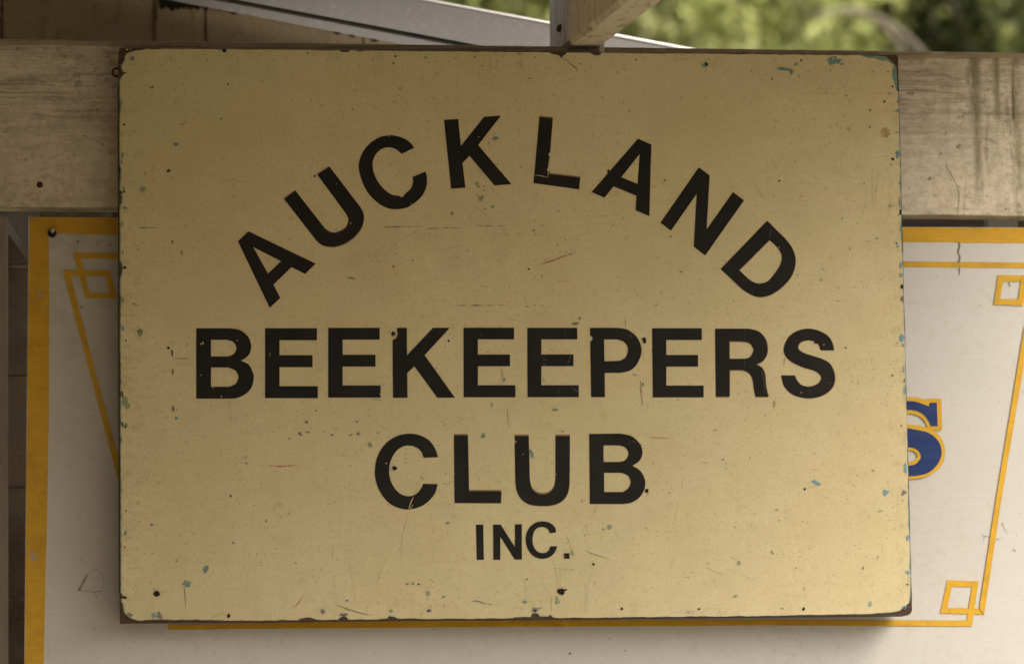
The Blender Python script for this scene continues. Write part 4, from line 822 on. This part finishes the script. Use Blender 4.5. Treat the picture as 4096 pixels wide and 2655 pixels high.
# named scratches: (tile, points, width, material)
SCR = [
 (T0,[(1285,577),(1370,575),(1450,573)],9,'penblue'),(A1_,[(1195,571),(1280,566),(1362,562)],10,'penblue'),(A1_,[(1362,566),(1550,560)],3,'penblue'),(A1_,[(1590,588),(1700,576)],5,'penblue'),(A1_,[(1745,576),(1790,575)],7,'penblue'),(A1_,[(1800,577),(1910,577)],3,'penblue'),(A1_,[(2055,560),(2110,558)],6,'penblue'),(A1_,[(2130,558),(2210,558)],6,'penblue'),(A1_,[(2250,560),(2315,556)],5,'penblue'),
 (A1_,[(1875,1298),(1915,1296)],4,'speck'),(A1_,[(1915,1295),(1945,1295)],8,'speck'),(A1_,[(1995,1294),(2110,1296)],7,'speck'),(A1_,[(2130,1296),(2212,1296)],5,'speck'),(A1_,[(2250,1292),(2310,1290)],4,'speck'),
 (A2_,[(250,917),(370,882),(470,845),(600,797)],16,'pink'),(B1,[(112,1240),(240,1246),(380,1234)],15,'pink'),(A2_,[(425,1072),(560,1070)],4,'pink'),(C1_,[(335,1020),(385,990),(435,915)],9,'pink'),(B2,[(1195,450),(1205,560),(1215,680)],10,'pink'),
 (T20,[(455,530),(515,565),(560,610),(605,640),(600,672)],7,'speck'),(T20,[(235,590),(205,680)],4,'speck'),(T20,[(535,640),(535,690)],6,'olive'),(T20,[(710,560),(700,620),(665,665)],2.5,'olive'),(T20,[(0,1393),(210,1402)],3.5,'olive'),(T20,[(390,1425),(520,1450),(650,1470)],4,'olive'),
 (T10,[(1450,1540),(1600,1495),(1760,1460)],4,'olive'),(T10,[(1575,935),(1640,960),(1735,968)],3.5,'brownmark'),(T10,[(1280,650),(1285,700),(1320,735)],3,'brownmark'),(T10,[(280,838),(450,845)],3,'scratch'),(T10,[(380,720),(900,740),(1385,742)],2.5,'scratch'),
 (A1_,[(2045,388),(2120,440),(2200,520)],5,'brownmark'),(A1_,[(1965,1105),(2080,1210),(2200,1365)],3.5,'scratch'),(A1_,[(1590,1165),(1660,1290),(1745,1448)],4,'scratch'),(A1_,[(1985,655),(1965,715)],5,'scratch'),(A1_,[(1900,850),(1860,955)],3,'scratch'),(A1_,[(100,908),(165,850)],5,'olive'),(A1_,[(580,485),(660,425)],3,'scratch'),(A1_,[(300,1310),(292,1430)],3,'scratch'),
 (A2_,[(1630,800),(1612,900),(1590,950)],6,'olive'),(A2_,[(2250,145),(2300,230),(2360,320)],4,'brownmark'),(A2_,[(1330,85),(1400,130),(1480,240),(1490,300)],4,'olive'),(A2_,[(1820,465),(1880,510)],5,'olive'),(A2_,[(705,1070),(710,1140),(820,1178)],3,'brownmark'),(A2_,[(720,1106),(910,1100)],3,'olive'),(A2_,[(1815,1195),(1905,1194)],4,'olive'),(A2_,[(850,880),(1000,970)],2.5,'scratch'),(A2_,[(1050,1420),(1062,1495)],4,'speck'),(A2_,[(460,1380),(478,1475)],3,'scratch'),
 (T1,[(690,90),(890,125)],3.5,'brownmark'),(T1,[(180,192),(350,155),(510,305)],3,'scratch'),(T1,[(20,425),(260,437)],4,'olive'),(T1,[(985,540),(1200,545)],5,'olive'),(T1,[(970,0),(972,350)],6,'scratch'),(T1,[(1028,0),(1022,200)],6,'olive'),(T1,[(1000,100),(1005,370)],4,'scratch'),(T1,[(1010,1050),(1200,965)],3,'scratch'),(T1,[(905,1085),(915,1122),(945,1085)],4,'brownmark'),(T1,[(1165,1300),(1240,1305)],5,'olive'),
 (B3,[(1160,110),(1195,128),(1265,128)],5,'olive'),(B3,[(1130,258),(1180,268),(1265,250)],6,'olive'),(B3,[(690,1040),(790,1100)],2.5,'scratch'),(B3,[(1130,490),(1112,670)],4,'scratch'),(B3,[(155,235),(148,305)],5,'speck'),(B3,[(350,1455),(450,1430)],3,'pink'),
 (C1_,[(740,988),(880,1040),(1050,1087)],8,'grey_chip'),(C1_,[(2005,960),(2060,955),(2140,985)],10,'grey_chip'),(C1_,[(2150,975),(2195,990)],9,'grey_chip'),(C1_,[(1425,120),(1380,270),(1355,420),(1340,608)],7,'olive'),(C1_,[(1250,485),(1180,620),(1115,840)],4.5,'olive'),(C1_,[(1240,810),(1242,860),(1228,912)],5,'olive'),(C1_,[(1160,880),(1300,938),(1430,945),(1520,938)],4,'olive'),(C1_,[(1580,810),(1590,900),(1580,995)],4,'olive'),(C1_,[(1410,880),(1440,950),(1460,1010)],4,'olive'),(C1_,[(445,738),(530,735),(640,695),(850,655)],3,'scratch'),(C1_,[(715,460),(712,560)],3,'speck'),(C1_,[(722,700),(728,930)],3,'scratch'),(C1_,[(870,600),(895,760),(950,1010)],3,'scratch'),(C1_,[(280,960),(380,850)],3,'scratch'),(C1_,[(1520,820),(1590,830),(1680,760)],4,'olive'),(C1_,[(350,215),(530,160),(670,105)],3,'scratch'),(C1_,[(1835,60),(1833,400)],2.5,'scratch'),
 (B1,[(1625,1160),(1520,1380),(1470,1540)],5,'olive'),(B1,[(140,820),(560,670)],2.5,'scratch'),(B1,[(680,820),(770,790),(855,797)],4,'olive'),(B1,[(1110,850),(1180,890),(1250,930)],5,'brownmark'),(B1,[(1030,1005),(990,1090),(960,1170)],4.5,'olive'),(B1,[(700,1285),(870,1150)],3,'scratch'),(B1,[(2280,320),(2300,470)],4,'speck'),(B1,[(2335,700),(2350,880)],3.5,'speck'),(B1,[(1980,640),(2035,810)],3,'scratch'),(B1,[(1490,920),(1800,900),(2080,885)],2.5,'scratch'),(B1,[(1070,618),(1165,630)],5,'speck'),(B1,[(0,302),(660,304)],3,'scratch'),
 (B2,[(490,640),(528,680),(518,725)],3,'scratch'),(B2,[(780,615),(830,680),(850,735),(890,850)],4,'scratch'),(B2,[(130,845),(290,880),(480,920)],4,'scratch'),(B2,[(1250,975),(1500,985)],4,'pink'),(B2,[(1755,1205),(1830,1220)],4,'t'),(B2,[(1640,750),(1628,785)],5,'olive'),(B2,[(1440,1340),(1440,1480)],2.5,'scratch'),(B2,[(1588,1350),(1588,1450)],2.5,'scratch'),
 (C2_,[(680,490),(780,525),(895,560)],6,'t'),(C2_,[(380,570),(410,700),(430,830)],4,'olive'),(C2_,[(435,610),(450,700),(446,850)],5,'olive'),(C2_,[(515,605),(485,720)],4,'olive'),(C2_,[(370,650),(600,665)],3.5,'brownmark'),(C2_,[(330,800),(400,745),(560,690)],3,'olive'),(C2_,[(240,745),(310,830),(360,900)],3.5,'olive'),(C2_,[(190,830),(330,795),(420,840)],3,'olive'),(C2_,[(250,880),(330,905),(450,910)],3,'olive'),(C2_,[(670,750),(690,850),(680,1060)],4,'olive'),(C2_,[(745,710),(710,810),(715,1060)],4,'olive'),(C2_,[(110,750),(130,860),(125,950)],4,'olive'),(C2_,[(370,905),(365,1060)],5,'brownmark'),(C2_,[(680,240),(715,350)],3,'scratch'),(C2_,[(930,335),(1050,380),(1170,450)],3,'scratch'),(C2_,[(1550,20),(1510,220)],3.5,'olive'),(C2_,[(1500,540),(1460,725)],3,'olive'),(C2_,[(1860,1015),(1900,1035),(1935,1065)],5,'scratch'),(C2_,[(1795,640),(1900,690),(1970,705)],4,'brownmark'),(C2_,[(2000,645),(2100,690),(2270,775)],3.5,'olive'),(C2_,[(2020,540),(2090,575)],6,'brownmark'),(C2_,[(980,655),(1180,640)],5,'scratch'),(C2_,[(1640,395),(1640,500)],4,'scratch'),
 (T2,[(1625,410),(1800,412)],5,'olive'),(T2,[(1705,450),(1715,780)],3,'scratch'),(T2,[(1715,835),(1722,910),(1728,1020)],6,'k'),(T2,[(2105,545),(2060,760),(2030,1030)],3.5,'olive'),(T2,[(2270,440),(2330,570),(2375,680)],4,'olive'),(T2,[(2095,460),(2140,390),(2180,372)],4,'olive'),(T2,[(1980,1115),(2040,1075),(2100,1080)],3,'speck'),(T2,[(1300,855),(1420,858)],3,'scratch'),(T2,[(1490,870),(1540,868)],3,'speck'),(T2,[(1435,840),(1460,880)],2.5,'speck'),(T2,[(1950,575),(1915,620)],5,'olive'),(T2,[(1975,80),(1980,150),(1960,260)],3,'scratch'),(T2,[(1900,140),(2050,60),(2140,0)],3,'scratch'),
 (B0,[(1160,395),(1240,383),(1340,370)],6,'olive'),(B0,[(1620,245),(1760,243)],4,'speck'),(B0,[(1575,307),(1820,305)],3,'scratch'),(B0,[(2110,630),(2130,700),(2150,830)],5,'brownmark'),(B0,[(2185,632),(2140,650),(2135,700)],5,'brownmark'),(B0,[(2380,1290),(2260,1430),(2160,1520)],4,'olive'),(B0,[(1280,810),(1310,765),(1355,742)],4,'olive'),(B0,[(1605,1150),(1612,1300)],3,'scratch'),(B0,[(1800,1200),(1790,1380)],3,'scratch'),(B0,[(1145,1335),(1350,1292)],3,'scratch'),(B0,[(1395,950),(1402,1290)],2.5,'scratch'),(B0,[(1210,598),(1475,610)],4,'brownmark'),
 (T0,[(1260,85),(1360,72)],4,'olive'),(T0,[(1680,70),(2000,100)],3.5,'brownmark'),(T0,[(2070,112),(2380,165)],4,'brownmark'),(T0,[(1250,250),(1720,255)],3,'scratch'),(T0,[(1280,1298),(1440,1330)],3,'scratch'),(T0,[(2090,1150),(2180,1200),(2380,1202)],3,'scratch'),
 (T30,[(700,870),(950,868),(1170,875)],5,'olive'),(T30,[(842,1230),(852,1345)],5,'scratch'),(T30,[(115,1445),(108,1520)],8,'olive'),(T30,[(640,1400),(780,1380)],3,'scratch'),(T30,[(480,640),(478,780)],3,'scratch'),
]
sm_ = {}
for o, pts, w, k in SCR:
    k = {'t': 'green_chip', 'k': 'grey_chip'}.get(k, k)
    sheet([stroke([z2t(p, o) for p in pts], max(w * .85, 2.6) / 2.3242)], -.00135 if k in ('scratch', 'olive', 'brownmark') else -.00185, .0002 if k not in ('scratch', 'olive', 'brownmark') else .0001, sm_.setdefault(k, MB()))
# a scatter of hair-fine scratches
for i in range(170):
    x, y = rng.uniform(500, 3560), rng.uniform(230, 2440)
    a = rng.choice((0, 0, math.pi / 2, math.pi / 2)) + rng.gauss(0, .25) if rng.random() < .7 else rng.uniform(0, math.pi)
    l = rng.uniform(8, 60)
    b = a + rng.gauss(0, .3)
    sheet([stroke([(x, y), (x + l * math.cos(a), y + l * math.sin(a)), (x + l * math.cos(a) + l * .6 * math.cos(b), y + l * math.sin(a) + l * .6 * math.sin(b))], rng.uniform(.8, 1.5))], -.00135, .0001, sm_.setdefault(rng.choice(('scratch', 'scratch', 'olive', 'brownmark')), MB()))
SN = dict(penblue='blue_scrapes', speck='dark_scratches', pink='pink_scrapes', olive='olive_scratches', brownmark='brown_scratches', scratch='fine_scratches', grey_chip='grey_scrapes', green_chip='green_scrapes')
for k, mb in sm_.items(): tag(mb.build(SN[k], M[k], cs), kind='stuff')
# the brown flower-like smear and white flecks
mb = MB()
for k in range(9):
    w = k * .9
    sheet([stroke([z2t((1093 + 12 * math.cos(w), 1232 + 14 * math.sin(w)), T30), z2t((1093 + 34 * math.cos(w + .5), 1232 + 36 * math.sin(w + .5)), T30), z2t((1093 + 46 * math.cos(w + .2), 1232 + 46 * math.sin(w + .2)), T30)], 5)], -.00185, .0002, mb)
sheet([[z2t(p, T30) for p in blob(1095, 1222, 9, 12)]], -.0019, .0002, mb)
mb.build('brown_smear', material('brown_smear', (.37, .27, .10), .8), cs)
mb = MB()
for k in range(22):
    sheet([[z2t(p, C2_) for p in blob(rng.gauss(1660, 80), rng.uniform(1045, 1068), rng.uniform(5, 16), rng.uniform(3, 8), 0, .5, 8)]], -.00185, .0002, mb)
for k in range(8):
    sheet([[z2t(p, T00) for p in blob(rng.gauss(1235, 20), rng.gauss(500, 28), rng.uniform(5, 12), rng.uniform(4, 8), 0, .5, 8)]], -.00185, .0002, mb)
tag(mb.build('white_flecks', material('white_fleck', (.62, .55, .42), .7), cs), kind='stuff')
# scuffs and nicks on the letters
mb = MB(); nk = MB()
for o, pts, w in [(B2,[(550,210),(535,250),(510,310)],7),(B2,[(1080,1030),(1130,1015),(1175,1022)],8),(B2,[(1180,1030),(1205,1055)],7),(B2,[(455,500),(425,590)],4),(B2,[(2160,-30),(2162,80)],5),(B2,[(2158,250),(2162,330)],5),(B2,[(2320,360),(2345,470),(2350,560)],7),(B1,[(2085,10),(2110,45)],5),(B2,[(490,-40),(500,60)],5),(B2,[(1095,10),(1112,60)],7),(B1,[(1940,1240),(1938,1256)],4),(B1,[(1300,1015),(1310,1045)],4),(T1,[(35,580),(10,670)],7),(A2_,[(2262,1100),(2235,1190)],6),(T10,[(1765,1256),(1810,1276)],4),(B3,[(555,468),(605,474)],4),(B2,[(275,260),(325,260)],9),(B2,[(280,300),(322,302)],9),(B2,[(560,510),(615,560)],9)]:
    sheet([stroke([z2t(p, o) for p in pts], w / 2.3242)], -.00185, .0002, mb)
tag(mb.build('letter_scuffs', M['scuff'], cs), kind='stuff')
for o, pts, w in [(A2_,[(207,85),(270,92),(333,108)],6),(A2_,[(333,108),(336,60)],5),(B1,[(1460,1600),(1430,1650)],6),(C1_,[(1465,-10),(1440,40),(1420,100)],8),(T10,[(1225,1265),(1245,1270)],6),(T30,[(-5,1400),(-4,1402)],2)]:
    sheet([stroke([z2t(p, o) for p in pts], w / 2.3242)], -.00190, .0002, nk)
for o, x, y, r in [(B0,1885,105,9),(B0,1865,112,6),(B0,1870,400,5),(B0,1982,517,5),(B0,2057,598,5),(B0,2205,76,5),(B1,130,198,4),(B1,130,215,4),(B1,1212,1218,6),(B1,1155,572,5),(B2,105,1133,4),(B3,310,562,5),(B3,520,118,5),(T1,102,755,5),(T10,2070,1275,5),(A1_,747,167,4),(A1_,880,532,5),(A1_,1445,352,5)]:
    sheet([[z2t(p, o) for p in blob(x, y, r, r * 1.3, 0, .4, 8)]], -.00190, .0002, nk)
tag(nk.build('letter_nicks', M['letter_nick'], cs), kind='stuff')
# screw eye on the left edge
ey = at(466, 291, .012)
mb = MB()
mb.tube([ey + Vector((.0062 * math.cos(w), .002 * math.sin(w), .0066 * math.sin(w))) for w in [2 * math.pi * k / 20 for k in range(21)]], .0017, 8)
mb.tube([ey + Vector((.005, 0, 0)), ey + Vector((.012, 0, 0))], .0012, 8)
mb.build('screw_eye', M['rust'], cs, smooth=True)

# ------------------------------------------------------------------ trees behind, out of focus
def leaf_crown(name, parent, centre, rad, n, mats, size, seed, aim=None, droop=.3):
    g = random.Random(seed)
    clumps = []
    while len(clumps) < 110:
        p = Vector((g.uniform(-1, 1), g.uniform(-1, 1), g.uniform(-1, 1)))
        if p.length < 1: clumps.append(Vector((p.x * rad[0], p.y * rad[1], p.z * rad[2])) + centre)
    vs, fs, mi = [], [], []
    off = origin(parent)
    for i in range(n):
        c = clumps[g.randrange(len(clumps))]
        k = g.gauss(0, .14), g.gauss(0, .14), g.gauss(0, .22)
        p = c + Vector(k) - off
        d = Vector((g.gauss(0, .6), g.gauss(0, .6), g.gauss(.35 - droop, .7))).normalized()
        s = d.orthogonal().normalized(); s.rotate(__import__('mathutils').Quaternion(d, g.uniform(0, 6.28)))
        l = size * g.uniform(.6, 1.3); w = l * g.uniform(.16, .3)
        nn = d.cross(s) * w * .3
        b = len(vs)
        vs += [p, p + d * l * .5 + s * w, p + d * l, p + d * l * .5 - s * w, p + d * l * .5 + nn]
        fs += [(b, b + 1, b + 4), (b + 1, b + 2, b + 4), (b + 2, b + 3, b + 4), (b + 3, b, b + 4)]
        m_ = 0 if g.random() < .72 else 1
        mi += [m_] * 4
    me = bpy.data.meshes.new(name); me.from_pydata([tuple(v) for v in vs], [], fs)
    for m_ in mats: me.materials.append(m_)
    me.polygons.foreach_set('material_index', mi)
    o = bpy.data.objects.new(name, me); COL.objects.link(o); o.parent = parent
    return o, clumps
def tree(name, label, centre, rad, n, mats, size, seed, nb=14):
    base = Vector((centre.x, centre.y, 0))
    t = empty(name, base, label, 'tree', 'trees behind the porch')
    g = random.Random(seed + 50)
    tr = MB()
    tr.tube([base, base + Vector((.08, .05, centre.z * .4)), base + Vector((-.05, .1, centre.z * .75)), Vector(centre)], [.13, .11, .09, .05], 10)
    tr.build('trunk', M['bark'], t, smooth=True)
    o, cl = leaf_crown('crown', t, Vector(centre), rad, n, mats, size, seed)
    for k in range(nb):
        c = cl[g.randrange(len(cl))]
        s = base + Vector((0, .08, centre.z * g.uniform(.55, .9)))
        mid = (s + c) / 2 + Vector((g.uniform(-.15, .15), g.uniform(-.15, .15), g.uniform(-.2, .1)))
        b = MB(); b.tube([s, (s + mid) / 2 + Vector((0, 0, .05)), mid, c], [.03, .022, .014, .006], 6)
        b.build('limb', M['bark'], t, smooth=True)
    return t
c1 = at(2450, 120, 12.0)
tree('leafy_tree', 'bright yellow green out of focus tree above the beam right of the rafter', c1, (1.15, 1.1, 1.6), 46000, (M['leaf_bright'], M['leaf_mid']), .085, 3, 26)
c2 = at(4150, 60, 12.6)
t2 = tree('dark_tree', 'dark green out of focus tree with an arching bare branch at top right', c2 + Vector((.35, 0, 0)), (1.25, 1.2, 1.6), 22000, (M['leaf_dark'], M['leaf_mid']), .10, 5)
for pts in ([(3250, 70), (3330, 50), (3430, 40), (3500, 75), (3560, 130), (3615, 215), (3650, 300)], [(3330, 50), (3430, 45), (3530, 80), (3620, 140), (3690, 215), (3740, 320)]):
    b = MB(); b.tube([at(p[0], p[1], 8.5 + .05 * i) for i, p in enumerate(pts)], [.005, .008, .010, .011, .011, .011, .011][:len(pts)], 8)
    b.build('arching_branch', M['twig'], t2, smooth=True)
c3 = at(1500, 300, 15.5)
tree('leafy_tree', 'pale green out of focus tree glimpsed between flashing and rafter', c3 + Vector((-.2, 0, .1)), (1.9, 1.3, 1.8), 15000, (M['leaf_bright'], M['leaf_mid']), .15, 8)
c4 = at(3300, 300, 18.5)
tree('background_tree', 'deep green tree standing behind the two nearer trees', c4, (4.2, 1.2, 2.6), 26000, (M['leaf_dark'], M['leaf_mid']), .22, 9)
